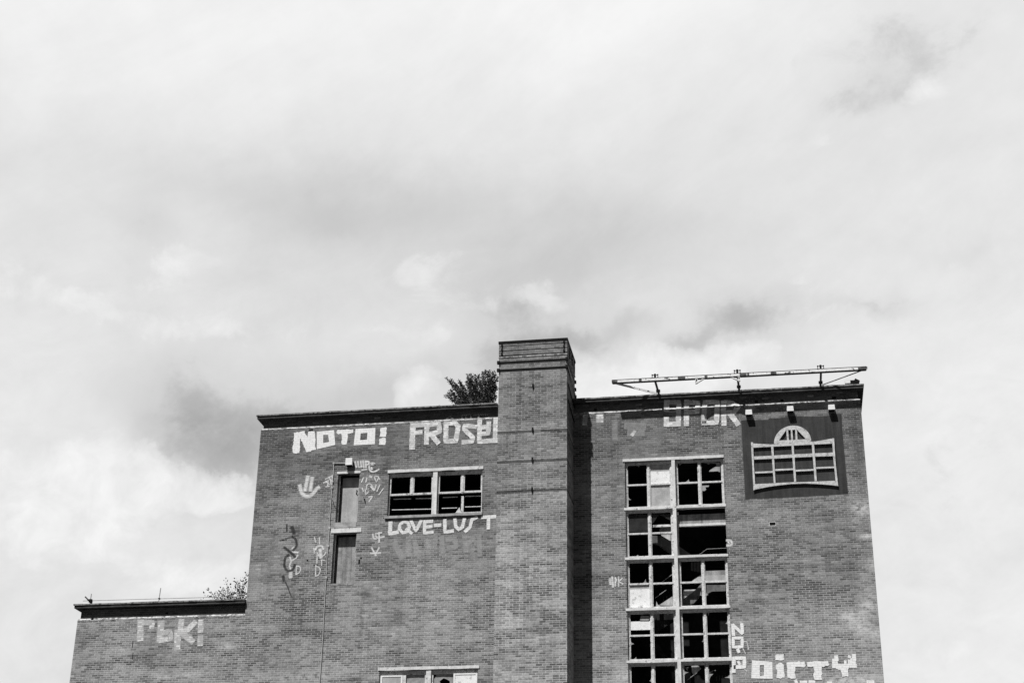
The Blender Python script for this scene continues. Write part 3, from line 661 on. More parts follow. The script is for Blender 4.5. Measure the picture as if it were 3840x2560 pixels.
def tag(name, mat, label, strokes=(), polys=(), rings=(), off=0.0, letters=False):
    CUR[0] = mat.name; pcs = []
    for k, w_, lst in strokes:
        for p in lst: m_ = MB(); stroke(m_, k, p, w_, off); pcs.append(m_)
    for k, p in polys: m_ = MB(); poly(m_, k, p, off); pcs.append(m_)
    for k, a, b in rings: m_ = MB(); ringp(m_, k, a, b); pcs.append(m_)
    def join(ms):
        o = MB()
        for m_ in ms:
            n = len(o.v); o.v += m_.v; o.f += [tuple(i+n for i in f) for f in m_.f]; o.uv += m_.uv
        return o
    if not letters: return join(pcs).build(name, mat, bld, label)
    # a row of letters: group the brush marks that overlap sideways, one mesh per letter
    rng = sorted(((min(v[0] for v in m_.v), max(v[0] for v in m_.v), m_) for m_ in pcs), key=lambda q: q[0]); cl = []
    for a, b, m_ in rng:
        if cl and min(cl[-1][1], b)-a > .45*min(b-a, cl[-1][1]-cl[-1][0]): cl[-1][1] = max(cl[-1][1], b); cl[-1][2].append(m_)
        else: cl.append([a, b, [m_]])
    e = bpy.data.objects.new(name, None); C.objects.link(e); e.parent = bld; e['label'] = label
    for a, b, ms in cl: join(ms).build('painted_letter', mat, e)
    return e
# painted backing of the emblem
pb = MB(); pts = []
tl = [(265,318),(420,310),(430,318),(600,310),(620,290),(700,292),(960,268),(1100,270),(1380,262),(1400,240),(1520,238)]
P = [W('H', *p) for p in tl] + [W('H', a, b) for a, b in ((1528,400),(1560,760),(1605,1240),(1350,1255),(1000,1275),(640,1290),(316,1302),(300,1000),(280,620))]
pb.quad([(x, Y0-.004, z) for x, z in P[::-1]]); pb.build('painted_panel', M['panel'], bld, 'dark grey painted rectangle behind the pale emblem')
tag('graffiti', M['white'], 'thick white block letters reading NOTO!', letters=True, polys=[
 ('M',[(955,715),(1185,685),(1255,820),(1262,690),(1415,680),(1430,1085),(1240,1145),(1095,830),(1080,1170),(935,1170),(925,1020),(940,1000)]),
 ('M',[(1905,655),(2260,640),(2260,720),(2145,745),(2125,965),(2000,975),(2005,750),(1895,745)]),
 ('A',[(1238,360),(1296,356),(1290,440),(1233,443)]),('A',[(1231,453),(1289,450),(1284,508),(1227,510)])],
 rings=[('M',[(1460,695),(1840,660),(1865,985),(1460,1080)],[(1600,765),(1710,765),(1730,920),(1600,945)]),
        ('A',[(1020,370),(1195,362),(1190,505),(1003,515)],[(1065,410),(1125,405),(1120,465),(1060,470)])])
tag('graffiti', M['worn'], 'worn white block letters reading FROSEI cut off by the chimney', letters=True, strokes=[
 ('A',50,[[(1525,330),(1518,535)]]),('A',40,[[(1545,340),(1620,335)],[(1545,405),(1595,400)]]),
 ('A',44,[[(1650,320),(1645,495)],[(1665,335),(1755,325),(1760,395),(1670,420)],[(1695,430),(1745,490)]]),
 ('A',44,[[(1818,320),(1815,480),(1905,478),(1925,350),(1900,320),(1840,318)]]),
 ('A',40,[[(2075,352),(1980,342),(1978,375),(2055,448),(2050,480),(1970,488)]]),
 ('A',42,[[(2115,295),(2110,485),(2265,470)],[(2110,360),(2180,352)],[(2120,415),(2190,410),(2195,320)]]),('A',40,[[(2255,290),(2250,480)]])])
tag('graffiti', M['ghost'], 'faint pale scrawl on the parapet above the worn block letters', letters=True, strokes=[('A',16,[[(1820,280),(1850,255),(1880,285)],[(1955,275),(1960,240),(2030,238),(2035,275)],[(2100,275),(2105,240),(2180,240)],[(1990,245),(1990,275)]])])
tag('graffiti', M['brush'], 'white brushed words LOVE-LUST under the upper window', letters=True, strokes=[
 ('A',36,[[(1328,1195),(1322,1295),(1385,1280)]]),('A',28,[[(1445,1188),(1412,1210),(1405,1250),(1435,1285),(1480,1275),(1495,1230),(1480,1195),(1445,1188)],[(1470,1255),(1512,1288)]]),
 ('A',28,[[(1512,1185),(1552,1270),(1597,1180)],[(1630,1185),(1627,1288),(1697,1280)],[(1635,1188),(1693,1184)],[(1635,1235),(1687,1230)],[(1722,1221),(1765,1218)]]),
 ('A',30,[[(1807,1178),(1807,1280),(1875,1270)],[(1897,1165),(1903,1230),(1930,1258),(1962,1235),(1978,1170)]]),
 ('A',30,[[(2085,1152),(2045,1170),(2030,1235),(1990,1272)],[(2140,1150),(2250,1143)],[(2193,1155),(2190,1245)]])])
tag('graffiti', M['ghost'], 'ghostly row of painted over capitals below the white brushed words', strokes=[
 ('C',46,[[(1175,400),(1180,500)],[(1230,400),(1240,500),(1290,495)],[(1330,395),(1335,490)],[(1340,400),(1400,395)],[(1345,440),(1390,438)],[(1450,370),(1460,480)],
          [(1500,380),(1560,375),(1570,440),(1510,450)],[(1640,370),(1650,470)],[(1660,420),(1710,370)],[(1760,365),(1765,500)]]),('C',60,[[(1060,420),(1120,520)]])])
tag('graffiti', M['spray'], 'sprayed white letters WAPe beside the bulkhead lamp', letters=True, strokes=[
 ('S',32,[[(690,165),(712,262)],[(745,160),(760,265),(812,255)],[(800,155),(812,255)],[(845,150),(860,265)],[(895,155),(900,262)],[(895,155),(960,155),(965,200),(905,225)]]),
 ('S',28,[[(985,215),(1075,210),(1060,185),(1000,185),(962,240),(970,320),(1020,365),(1090,350),(1150,312)],[(830,325),(910,308)]]),('S',36,[[(1010,285),(1015,300)]])])
tag('graffiti', M['spray'], 'thin tangled white tags right of the upper doorway', strokes=[
 ('S',20,[[(850,480),(815,560)],[(920,480),(900,560)],[(1070,470),(1105,560),(1150,480)],[(910,700),(920,600),(1000,590),(1050,690)],[(1000,650),(1050,720)],[(1100,620),(1070,720)],
  [(1170,620),(1120,740)],[(1240,690),(1160,800)],[(830,680),(850,740)],[(890,720),(900,810),(950,750)],[(960,850),(1040,830),(1000,880),(960,940)],[(1080,440),(1140,450),(1170,500)]]),('S',40,[[(985,450),(1000,455)]])])
tag('graffiti', M['spray'], 'tangled pale scribble left of the upper doorway', strokes=[('S',20,[[(110,500),(230,440)],[(120,540),(180,600)],[(160,520),(150,640)],[(200,500),(220,600)],[(180,480),(250,560)],[(70,570),(140,560)],[(240,430),(245,560)],[(120,650),(180,640)]])])
tag('graffiti', M['spray'], 'sprayed white smiling face with two long strokes for eyes', strokes=[('A',30,[[(597,800),(577,905)],[(636,810),(622,905)],[(530,875),(540,930),(570,962),(605,968),(645,945),(670,905),(690,890)]])])
tag('graffiti', M['blackspray'], 'curling black sprayed tag on the left of the tower', strokes=[
 ('Q',46,[[(480,350),(540,390),(555,470),(540,540),(490,590)],[(330,545),(400,600),(470,660),(520,715)],[(400,680),(340,720),(330,800),(320,880),(360,960),(430,985),(490,940),(515,870)]]),
 ('Q',26,[[(340,385),(480,350)],[(250,415),(310,405)]]),('Q',20,[[(345,1180),(400,1300),(450,1440)]]),('Q',56,[[(305,1085),(315,1140)]])])
tag('graffiti', M['blackspray'], 'small black smear above the curling black tag', letters=True, strokes=[('Q',70,[[(470,180),(500,270)]]),('Q',30,[[(370,130),(370,240)]])])
tag('graffiti', M['spray'], 'thin white marks and a letter D inside the curling black tag', strokes=[
 ('Q',26,[[(470,570),(500,540)],[(480,630),(570,640)],[(430,730),(450,800),(540,740),(570,690)],[(450,810),(420,880),(440,940)]]),('Q',60,[[(440,1025),(440,1075)]]),
 ('Q',18,[[(550,890),(540,1035)],[(555,890),(610,895),(630,950),(600,1015),(545,1038)]])])
tag('graffiti', M['spray'], 'white sprayed crown mark and letter D beside the lower doorway', strokes=[
 ('Q',34,[[(900,580),(930,525),(1020,515),(1040,570)]]),('Q',50,[[(985,600),(1000,720)]]),('Q',18,[[(930,650),(980,740),(1060,690),(1090,640)],[(1000,775),(1060,780)],[(1010,780),(1010,870)],
  [(905,880),(900,1072)],[(905,892),(970,910),(992,970),(960,1055),(902,1075)],[(880,370),(905,450)],[(870,560),(880,650)],[(970,370),(975,480)],[(930,700),(925,830)]])])
tag('graffiti', M['spray'], 'small thin white 6T and smudge below it', strokes=[('C',12,[[(880,340),(888,378),(920,372),(905,350)],[(932,325),(932,400)],[(905,332),(950,325)],[(932,365),(970,357)],[(870,450),(905,510)],[(930,450),(900,505)],[(865,495),(940,490)]])])
tag('graffiti', M['faded'], 'faded pale letters PbKl on the low left wing', letters=True, strokes=[
 ('B',50,[[(770,660),(767,805)],[(952,670),(940,815)],[(1095,750),(1095,885)]]),('B',40,[[(800,668),(875,665),(870,700)],[(945,820),(1035,808),(1030,745),(975,755)]]),
 ('B',44,[[(1130,655),(1120,740)],[(1245,670),(1190,725),(1130,750)],[(1130,755),(1225,830)],[(1302,660),(1300,735)],[(1298,800),(1296,850)]])])
tag('graffiti', M['worn'], 'large blocky white letters SPQR across the parapet', letters=True, strokes=[
 ('E',34,[[(722,330),(722,392)],[(722,452),(722,492)],[(740,335),(805,335),(803,490)],[(735,392),(800,390)],[(735,490),(800,488)],[(858,490),(858,330)],[(875,338),(935,338),(932,405),(875,408)],
  [(975,475),(982,335),(1068,335),(1062,478),(975,480)],[(1112,485),(1108,335)],[(1125,335),(1165,340),(1212,370),(1180,408),(1125,410)],[(1160,425),(1205,485)]])])
tag('graffiti', M['faded'], 'faded fragments of pale letters right of the chimney', letters=True, strokes=[
 ('E',30,[[(175,415),(168,485)]]),('E',42,[[(270,430),(270,460)]]),('E',14,[[(195,412),(290,412)]]),('E',20,[[(490,560),(505,540)]])])
tag('graffiti', M['ghost'], 'ghostly pale blocks low beside the faded fragments', letters=True, strokes=[('E',44,[[(372,475),(372,580)]]),('E',60,[[(460,500),(560,505)],[(480,545),(550,545)]])])
tag('graffiti', M['spray'], 'small white letters pk left of the stair window', letters=True, strokes=[('G',22,[[(150,275),(160,385)]]),('G',15,[[(188,285),(188,375)],[(188,282),(203,305),(192,335)],[(228,270),(228,380)],[(270,288),(232,325),(276,352)]]),('G',26,[[(125,300),(130,350)]])])
tag('graffiti', M['white'], 'white block letters N O P stacked down beside the stair window', strokes=[
 ('G',36,[[(1627,860),(1637,975)],[(1632,860),(1742,958)],[(1738,850),(1746,950)],[(1632,1015),(1742,1015),(1742,1122),(1634,1127),(1632,1015)],[(1690,1160),(1700,1185)]]),
 ('G',44,[[(1640,1425),(1640,1262),(1770,1262),(1770,1368),(1655,1372)]]),('G',30,[[(1695,1305),(1710,1330)]])])
tag('graffiti', M['spray'], 'hairline white scratches beside the stacked block letters', strokes=[('G',9,[[(1770,1060),(1800,1060),(1820,1150)],[(1745,1130),(1780,1200)],[(1720,820),(1765,860)],[(1770,1395),(1800,1420)]])])
tag('graffiti', M['white'], 'big rough white letters Dirty low on the right', letters=True, polys=[
 ('U',[(835,490),(952,488),(958,560),(838,570)]),('U',[(840,625),(920,600),(958,630),(950,700),(965,800),(905,815),(850,810),(858,710)]),
 ('U',[(990,590),(1110,585),(1240,580),(1255,650),(1200,665),(1110,655),(1105,740),(1115,815),(1060,820),(1005,805),(1000,650)]),
 ('U',[(1265,590),(1420,580),(1560,570),(1580,635),(1475,660),(1480,750),(1465,770),(1480,835),(1385,835),(1355,770),(1370,720),(1358,655),(1275,650)]),
 ('U',[(1735,650),(1850,650),(1835,700),(1848,785),(1750,790),(1760,740),(1740,700)])],
 rings=[('U',[(515,565),(795,590),(800,822),(505,815)],[(622,635),(680,632),(680,775),(624,785)])],
 strokes=[('U',70,[[(1655,570),(1660,640)],[(1905,560),(1910,640)]]),('U',50,[[(1640,645),(1940,645)],[(1865,580),(1860,640)],[(1675,520),(1680,560)],[(1920,500),(1922,560)]]),('U',34,[[(1800,580),(1800,625)],[(1850,515),(1865,520)],[(1690,670),(1720,680)]])])
tag('graffiti', M['white'], 'tops of a further line of white letters at the bottom edge', letters=True, strokes=[('U',40,[[(1115,850),(1130,880)],[(1190,870),(1260,870)],[(1310,860),(1370,868)],[(1565,878),(1600,880)],[(2110,862),(2185,862)],[(830,905),(1000,900)]])])
tag('graffiti', M['spray'], 'small white ring beside the right edge of the stair window', strokes=[('F',26,[[(1700,1230),(1745,1230),(1768,1260),(1755,1295),(1705,1298)]]),('F',16,[[(1715,1255),(1725,1265)]])])

# ------------------------------------------------------------------ wall emblem
(ex, ez) = W('H', 920, 1260)
EY0, EY1 = Y0-.085, Y0-.035
em = thing('wall_emblem', (ex, Y0, ez), 'pale emblem of a gridded flared frame topped by a half wheel, on dark panel', 'sign')
ho = -.0
def HP(a, b): return W('H', a, b, .09)
def bar(name, pts): return MB().slab([HP(*p) for p in pts], EY0, EY1).build(name, M['emblem'], em)
def curved(name, top_, bot_):
    return MB().slab([HP(*p) for p in top_]+[HP(*p) for p in bot_[::-1]], EY0+.002, EY1)
f = MB()
f.slab([HP(*p) for p in [(387,590),(413,592),(426,900),(445,1180),(418,1192),(405,920)]], EY0, EY1)
f.slab([HP(*p) for p in [(1402,543),(1428,540),(1447,850),(1480,1140),(1452,1128),(1418,800)]], EY0, EY1)
f.slab([HP(*p) for p in [(414,605),(520,612),(640,618),(720,612),(780,596),(1060,584),(1130,583),(1200,580),(1300,562),(1401,544),(1403,607),(1150,620),(900,633),(640,646),(416,658)]], EY0+.002, EY1)
f.slab([HP(*p) for p in [(442,1112),(640,1105),(800,1094),(940,1090),(1100,1085),(1260,1078),(1440,1072),(1460,1134),(1350,1122),(1200,1112),(1060,1106),(900,1112),(740,1128),(600,1148),(445,1180)]], EY0+.002, EY1)
f.build('frame', M['emblem'], em)
f = MB()
for pts in ([(640,648),(668,646),(695,1096),(672,1098)], [(895,634),(922,632),(955,1082),(928,1084)], [(1148,621),(1177,619),(1212,1072),(1185,1075)]):
    MB().slab([HP(*p) for p in pts], EY0+.004, EY1).build('upright', M['emblem'], em)
f = MB(); s1 = [(424,768),(640,758),(900,742),(1160,730),(1412,718)]; s2 = [(426,806),(650,796),(910,782),(1165,770),(1418,762)]
f.slab([HP(*p) for p in s1]+[HP(*p) for p in s2[::-1]], EY0+.006, EY1)
for a in ([(436,958),(662,950),(664,970),(438,980)], [(690,926),(914,916),(916,936),(692,948)], [(947,934),(1170,924),(1172,944),(949,956)], [(1202,900),(1428,892),(1430,912),(1204,922)]):
    MB().slab([HP(*p) for p in a], EY0+.008, EY1).build('crossbar', M['emblem'], em)
f.build('crossbar', M['emblem'], em)
f = MB(); cx_, cy_, rx, ry = 908, 590, 233, 208
def arc(t, k=1.0): return (cx_+rx*k*cos(t), cy_-ry*k*sin(t)+ (t/pi-.5)*30)
inn = []
n = 24
tri_outer = [arc(pi*i/n) for i in range(n+1)]
inner_pts = [(1072,550)]*1
# annular half disc: outer arc to trapezoid window outline
win = [(1075,550),(962,432),(828,438),(735,568)]
def winpt(t):
    segs = [(0, .42, win[0], win[1]), (.42, .60, win[1], win[2]), (.60, 1.0, win[2], win[3])]
    for a, b, p, q in segs:
        if t <= b+1e-9: k = (t-a)/(b-a); return (p[0]+(q[0]-p[0])*k, p[1]+(q[1]-p[1])*k)
ts = sorted({*[i/n for i in range(n+1)], .42, .60})
for i in range(len(ts)-1):
    a, b = ts[i], ts[i+1]; q = [HP(*arc(pi*a)), HP(*arc(pi*b)), HP(*winpt(b)), HP(*winpt(a))]; f.slab(q, EY0+.003, EY1)
f.slab([HP(*p) for p in [(1140,578),(1076,552),(735,569),(672,610)]], EY0+.003, EY1)
f.build('half_wheel', M['emblem'], em)
f = MB()
for pts in ([(828,438),(852,437),(862,562),(838,563)], [(940,433),(963,432),(970,555),(945,557)], [(885,435),(905,434),(915,560),(892,561)]):
    MB().slab([HP(*p) for p in pts], EY0+.007, EY1).build('spoke', M['emblem'], em)
st = MB()
for a, b in ((400,700),(430,1100),(1420,700),(1455,1080),(660,780),(1180,760),(920,480)):
    x, z = HP(a, b); MB().tube((x, EY1-.002, z), (x, Y0-.001, z), .015, 6).build('fixing', M['iron'], em)

# ------------------------------------------------------------------ three box lamps over the emblem
def lamp_copy(src, loc):
    r = src.copy(); C.objects.link(r); r.location = loc
    for ch in list(src.children):
        c = ch.copy(); C.objects.link(c); c.parent = r
        for g_ in ch.children: d = g_.copy(); C.objects.link(d); d.parent = c
    return r
LP = [(360,222),(878,178),(1395,160)]
LL = ['pale box lamp over the left corner of the dark emblem panel','pale box lamp directly above the half wheel of the emblem','pale box lamp over the right corner of the dark emblem panel, nearest the gable']
x, z = W('H', *LP[0], .2)
l0 = thing('box_lamp', (x, Y0, z), LL[0], 'lamp', 'box lamps above the emblem')
MB().slab([(x-.115,z-.085),(x+.115,z-.085),(x+.12,z-.05),(x+.105,z+.10),(x-.105,z+.10),(x-.12,z-.05)], Y0-.25, Y0-.03).build('housing', M['lampwhite'], l0, bevel=.015)
MB().box(x-.10, x+.10, Y0-.235, Y0-.045, z-.092, z-.086).build('lens', M['iron'], l0)
MB().box(x-.06, x+.06, Y0-.029, Y0-.001, z-.06, z+.20).build('bracket', M['iron'], l0)
for i in (1, 2):
    x, z = W('H', *LP[i], .2); c = lamp_copy(l0, (x, Y0, z)); c['label'] = LL[i]

# ------------------------------------------------------------------ bulkhead lamp with conduit by the upper doorway
x, z = W('S', 575, 170, .12)
bl = thing('bulkhead_lamp', (x, Y0, z), 'white square bulkhead lamp above the upper boarded doorway, joined to the conduit', 'lamp')
MB().box(x-.125, x+.125, Y0-.20, Y0-.06, z-.125, z+.14).build('housing', M['lampwhite'], bl, bevel=.03)
MB().box(x-.10, x+.11, Y0-.058, Y0-.002, z-.14, z+.06).build('back_box', M['iron'], bl)
MB().box(x-.105, x+.105, Y0-.19, Y0-.07, z-.135, z-.126).build('gasket', M['iron'], bl)
CP = [('S',500,188),('S',268,190),('S',262,400),('S',243,550),('S',235,670),('S',212,1000),('S',192,1300),('S',183,1460),('Q',1150,250),('Q',1130,520),('Q',1110,760),('Q',1095,1100),('Q',1065,1560),('C',465,1200),('C',438,1568),('C',425,1800)]
cd = thing('conduit', (-15.9, Y0, 10.6), 'thin pale conduit dropping down the wall left of the boarded doorways', 'conduit')
pts = [Vector((W(k,a,b,.03)[0], Y0-.03, W(k,a,b,.03)[1])) for k, a, b in CP]
mb = MB()
for i in range(len(pts)-1): mb.tube(pts[i], pts[i+1], .017, 8)
mb.build('tube', M['conduit'], cd)
mb = MB()
for i in (1, 3, 4, 7, 9, 11): p = pts[i]; MB().box(p.x-.035, p.x+.035, p.y-.02, Y0-.001, p.z-.03, p.z+.04).build('clip', M['conduit'], cd)
mb = MB(); (a, b), (c, d) = W('S', 245, 910, .02), W('S', 295, 1060, .02); mb.tube((a, Y0-.02, b), (c, Y0-.02, d), .010, 6); (a, b), (c, d) = W('S', 868, 885, .02), W('S', 890, 965, .02)
mb.build('loose_cable', M['iron'], cd)
MB().slab([W('S',*p) for p in ((855,880),(885,885),(900,970),(885,965),(868,920))], Y0-.03, Y0-.002).build('wall_hook', M['iron'], bld)

# ------------------------------------------------------------------ roof gantry on the right
GY = .73
gx0, gz0 = W('N', 65, 305, GY); gx1, gz1 = W('O', 2125, 190, GY)
gn = thing('roof_gantry', ((gx0+gx1)/2, Y0, ZT), 'long white and rust steel rail held out over the parapet on three posts', 'gantry')
zb = (gz0+gz1)/2
def GP(k, a, b, off): x, z = W(k, a, b, off); return (x, Y0-off, z)
MB().box(gx0, gx1, Y0-GY, Y0-GY+.14, zb-.042, zb+.048).build('rail_web', M['whitesteel'], gn)
MB().box(gx0, gx1, Y0-GY-.004, Y0-GY+.15, zb+.049, zb+.068).build('top_flange', M['rust'], gn)
MB().box(gx0+.02, gx1-.02, Y0-GY-.006, Y0-GY+.148, zb-.052, zb-.043).build('bottom_flange', M['rust'], gn)
mb = MB()
for (k, a, b, w_) in (('N',110,310,.10),('N',545,285,.05),('N',1245,248,.13),('O',545,265,.10),('O',115,280,.035),('N',1660,222,.05),('O',2060,195,.16),('N',2290,190,.12)):
    x, z = W(k, a, b, GY+.012); MB().box(x-w_, x+w_, Y0-GY-.014, Y0-GY-.001, zb-.04, zb+.046).build('fishplate', M['rust'], gn)
PO = [('N',800,290,'N',870,575),('N',2200,300,'N',2228,500),('O',1350,255,'O',1345,515)]
for (k, a, b, k2, c, d) in PO:
    tp = W(k, a, b, GY-.07); x = tp[0]; bs = W(k2, c, d, .05)
    p = MB().beam((x, Y0-GY+.07, zb-.05), (bs[0], Y0-.02, ZT), .075, .06).build('post', M['rust'], gn)
    x2, z2 = (x*.28+bs[0]*.72), (zb*.28+ZT*.72); yy = (Y0-GY+.07)*.28+(Y0-.02)*.72
    MB().box(x2-.07, x2+.07, yy-.05, yy+.05, z2-.03, z2+.05).build('collar', M['iron'], p)
    cl = MB(); cl.box(x-.11, x+.11, Y0-GY+.02, Y0-GY+.05, zb+.17, zb+.185)
    for sx in (-.10, .10): cl.tube((x+sx, Y0-GY+.035, zb+.055), (x+sx, Y0-GY+.035, zb+.20), .008, 6); cl.box(x+sx-.02, x+sx+.02, Y0-GY+.01, Y0-GY+.06, zb+.155, zb+.20); cl.box(x+sx-.025, x+sx+.025, Y0-GY, Y0-GY+.07, zb+.06, zb+.09)
    cl.box(x-.035, x+.035, Y0-GY, Y0-GY+.07, zb+.058, zb+.215)
    cl.build('clamp', M['iron'], gn)
for (k, a, b, k2, c, d, r, mt) in (('N',140,335,'N',830,525,.035,'whitesteel'),('O',2060,235,'O',1375,495,.014,'rust')):
    A = W(k, a, b, GY-.07); B = W(k2, c, d, .12)
    MB().beam((A[0], Y0-GY+.07, zb-.05), (B[0], Y0-.10, ZT+.05), r*2.2, .02).build('brace', M[mt], gn)
for (ax, flip) in ((W('N',1500,290,GY)[0], 1), (W('N',2222,260,GY)[0], -1)):
    hg = MB().slab([(ax-.035, zb-.05),(ax+.035*1.0, zb-.05),(ax+.04, zb-.22),(ax-.04, zb-.24)], Y0-GY, Y0-GY+.10)
    hg.beam((ax+flip*.03, Y0-GY+.05, zb-.20), (ax+flip*.30, Y0-GY+.05, zb-.04), .03, .08)
    o = hg.build('hanger', M['whitesteel'], gn)
    MB().box(ax-.02, ax+.02, Y0-GY-.012, Y0-GY-.002, zb-.15, zb-.08).build('hanger_slot', M['iron'], o)
x0_, x1_ = W('N',1545,250,GY)[0], W('N',2140,235,GY)[0]

# floodlight group on the right end of the coping
x, z = W('O', 1925, 440, .0)
fl_ = thing('floodlight', (x, Y0, ZT), 'black twin floodlight with a white box at the right end of the roof edge', 'lamp')
(a, b) = W('O', 1960, 425, .05); MB().slab([(a-.10,b-.10),(a+.06,b-.09),(a+.10,b+.04),(a-.05,b+.13),(a-.10,b+.05)], Y0-.14, Y0+.02).build('lamp_head', M['iron'], fl_)
(a, b) = W('O', 1882, 425, .05); MB().box(a-.07, a+.06, Y0-.12, Y0+.0, b-.055, b+.065).build('lamp_head', M['iron'], fl_)
(a, b) = W('O', 1805, 418, .05); MB().box(a-.10, a+.09, Y0-.12, Y0+.02, b-.06, b+.06).build('white_box', M['lampwhite'], fl_)
mb = MB()
for q in (1790, 1870, 1955): (a, b) = W('O', q, 440, 0); MB().tube((a, Y0-.06, b), (a, Y0-.06, ZT-.01), .012, 6).build('stand', M['galv'], fl_)

# ------------------------------------------------------------------ scaffold guard rail on the wing
rl = thing('guard_rail', (-22, Y0, WT), 'thin scaffold rail with short posts along the roof edge of the low left wing', 'railing')
RY = -.25
def RP(k, a, b): x, z = W(k, a, b, RY); return Vector((x, Y0-RY, z))
MB().tube(RP('L',300,303), RP('V',1800,1120), .012, 8).build('rail', M['galv'], rl)
def down(p, z): return Vector((p.x, p.y, z))
MB().tube(RP('L',2015,20), down(RP('L',1965,345), WT-.02), .016, 8).build('post', M['galv'], rl)
MB().tube(RP('L',487,150), down(RP('L',452,375), WT-.02), .016, 8).build('post', M['galv'], rl)
MB().tube(RP('V',1110,760), down(RP('V',1092,1300), WT-.02), .016, 8).build('post', M['galv'], rl)
MB().tube(RP('L',350,212), down(RP('L',560,385), WT+.02), .026, 8).build('brace', M['rust'], rl)
for k, a, b, s in (('L',470,303,.055),('L',1988,256,.025),('V',1120,1150,.025)):
    p = RP(k, a, b); m2 = MB(); m2.box(p.x-s, p.x+s, p.y-s, p.y+s, p.z-s, p.z+s); m2.tube((p.x-s*1.6, p.y-s*1.1, p.z+s*.5), (p.x+s, p.y-s*1.1, p.z-s*.9), s*.5, 6); m2.build('coupler', M['iron'], rl)

# ------------------------------------------------------------------ shrubs on the roof
def leafy(name, root, tips, label, per, spread, lsize, mat1, mat2, frac=.3, stem_r=.02, seed=1, dens=1.0, up=.2, asp=.3, jag=0):
    rn = random.Random(seed)
    o = thing(name, root, label, 'shrub')
    stem = MB(); la = MB(); lb = MB(); R = Vector(root)
    for tip in tips:
        tip = Vector(tip); mid = R.lerp(tip, .5)+Vector((rn.uniform(-.08,.08), rn.uniform(-.06,.06), rn.uniform(0,.08)))
        stem.tube(R+Vector((rn.uniform(-.05,.05), 0, 0)), mid, stem_r, 5, stem_r*.6); stem.tube(mid, tip, stem_r*.6, 5, stem_r*.2)
        for q in range(per):
            t = rn.random()**.75; base = (R.lerp(mid, t*2) if t < .5 else mid.lerp(tip, t*2-1))
            sp = spread*(.35+.65*(1-abs(t-.55))) if not jag else spread*(1.25-t*1.05)
            d = Vector((rn.gauss(0,1), rn.gauss(0,1), rn.gauss(up,1))).normalized()
            c = base+d*sp*rn.random()**.7
            ax = (d*(1-jag*.5)+(tip-R).normalized()*jag+Vector((rn.gauss(0,.5), rn.gauss(0,.5), rn.gauss(.3,.5)))).normalized(); side = ax.cross(Vector((rn.gauss(0,1), rn.gauss(0,1), rn.gauss(0,1)))).normalized()
            L = lsize*rn.uniform(.6,1.3); wd_ = L*asp
            tgt = lb if (math.sin(c.x*23+c.z*17)+math.sin(c.z*31-c.x*13+c.y*19) > 1.3-frac*3 and rn.random() < .6) else la  # leaf highlights are painted as clumps of a paler leaf colour
            tgt.quad([c, c+ax*L*.45+side*wd_, c+ax*L, c+ax*L*.45-side*wd_])
            if rn.random() < .1: stem.tube(base, c, .004, 3)
    stem.build('stem', M['bark'], o); la.build('foliage', mat1, o)
    if lb.f: lb.build('foliage', mat2, o, 'paler leaves with highlights put into their colour')
    return o
def XPt(a, b, off): x, z = W('X', a, b, off); return (x, Y0-off, z)
r_ = random.Random(5)
root = (W('X', 1350, 1380, -.6)[0], Y0+.65, ZT-.6)
out1 = [(250,560),(330,640),(590,600),(700,700),(850,330),(820,560),(930,480),(1000,520),(1190,400),(1100,560),(1390,240),(1410,420),(1300,560),(1500,560),(1700,250),(1700,420),(1830,300),(1900,420),(1780,600),
        (330,980),(260,860),(400,1100),(500,900),(640,860),(900,760),(1150,740),(1500,760),(1750,800),(1880,760),(700,1150),(1000,1050),(1300,950),(1600,950),(1850,1050),(120,440),(80,1030),(1480,180),(1620,170),(480,1230),(300,500),(420,640),(1250,330),(880,420),(1560,300),(950,300),(1790,200),(560,520),(180,960),(1100,340),(1660,480),(350,1200)]
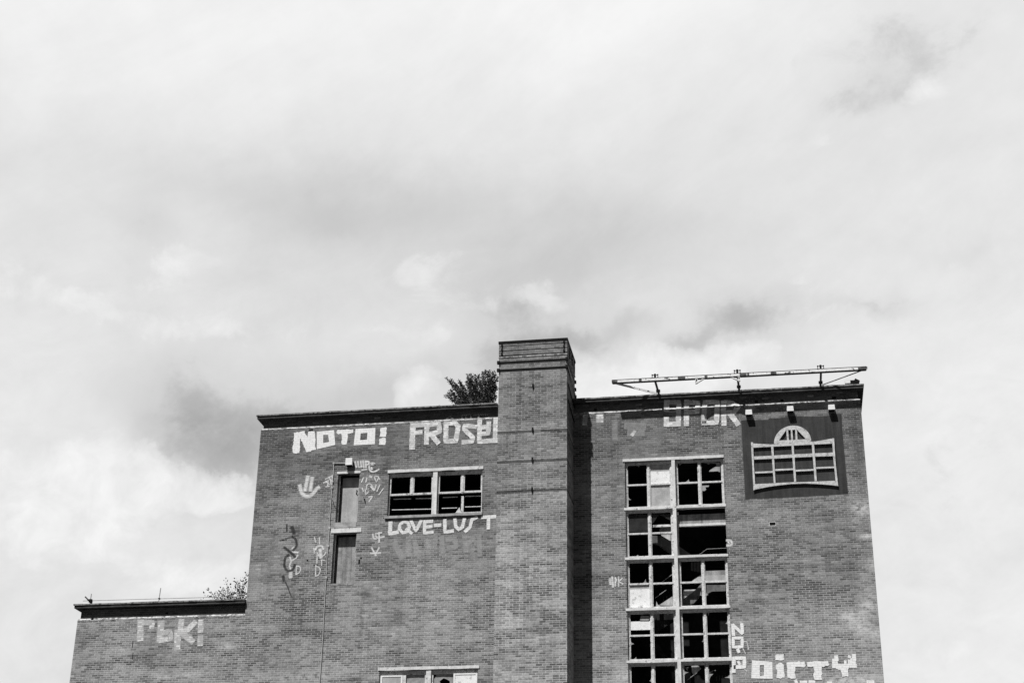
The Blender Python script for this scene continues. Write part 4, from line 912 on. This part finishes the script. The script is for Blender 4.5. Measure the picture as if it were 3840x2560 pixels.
tips = [XPt(a, b, -.35-r_.random()*.9) for a, b in out1]
leafy('buddleia_shrub', root, tips, 'dense dark shrub growing on the roof beside the chimney stack', 400, .17, .075, M['leaf'], M['leafhighlight'], .24, .014, 3, asp=.22, jag=.4)
def VPt(a, b, off): x, z = W('V', a, b, off); return (x, Y0-off, z)
root = (W('V', 1500, 1330, -.7)[0], Y0+.7, WT-.35)
out2 = [(240,1080),(320,860),(450,990),(560,1080),(620,910),(700,970),(830,980),(850,790),(920,850),(1000,1000),(1040,560),(1190,690),(1110,800),(1210,890),(1270,930),(1450,480),(1470,610),(1580,410),(1600,690),
        (1740,380),(1830,200),(1820,320),(1790,600),(1680,880),(1700,1000),(1200,1050),(1700,1160),(1630,1230),(980,1260),(500,1190),(1500,720),(1740,680),(1850,560),(120,1290)]
tips = [VPt(a, b, -.45-r_.random()*.5) for a, b in out2]
leafy('sparse_shrub', root, tips, 'sparse thin leaved shrub at the foot of the tower on the wing roof', 26, .10, .085, M['leaf'], M['leafhighlight'], .12, .008, 4)
x, z = W('K', 1150, 240, ST-.3)
leafy('roof_weed', (x, Y0-ST+.3, CZT-.01), [(x+.03, Y0-ST+.3, CZT+.16), (x+.22, Y0-ST+.4, CZT+.12), (x-.2, Y0-ST+.5, CZT+.08)], 'small wispy weed on top of the chimney stack, towards its middle', 8, .05, .03, M['leaf'], M['leaf'], 0, .004, 6)
x, z = W('K', 1520, 200, ST-.3)
leafy('roof_weed', (x, Y0-ST+.3, CZT-.01), [(x+.03, Y0-ST+.3, CZT+.12), (x+.2, Y0-ST+.4, CZT+.14)], 'small wispy weed on top of the chimney stack, towards its right corner', 8, .05, .03, M['leaf'], M['leaf'], 0, .004, 8)
x, z = W('A', 1745, 165, -.1)
leafy('roof_weed', (x, Y0+.1, ZT-.01), [(x-.05, Y0+.1, ZT+.13), (x+.05, Y0+.1, ZT+.09)], 'tiny sprig on the roof edge left of the dense shrub', 5, .03, .03, M['leaf'], M['leaf'], 0, .005, 9)
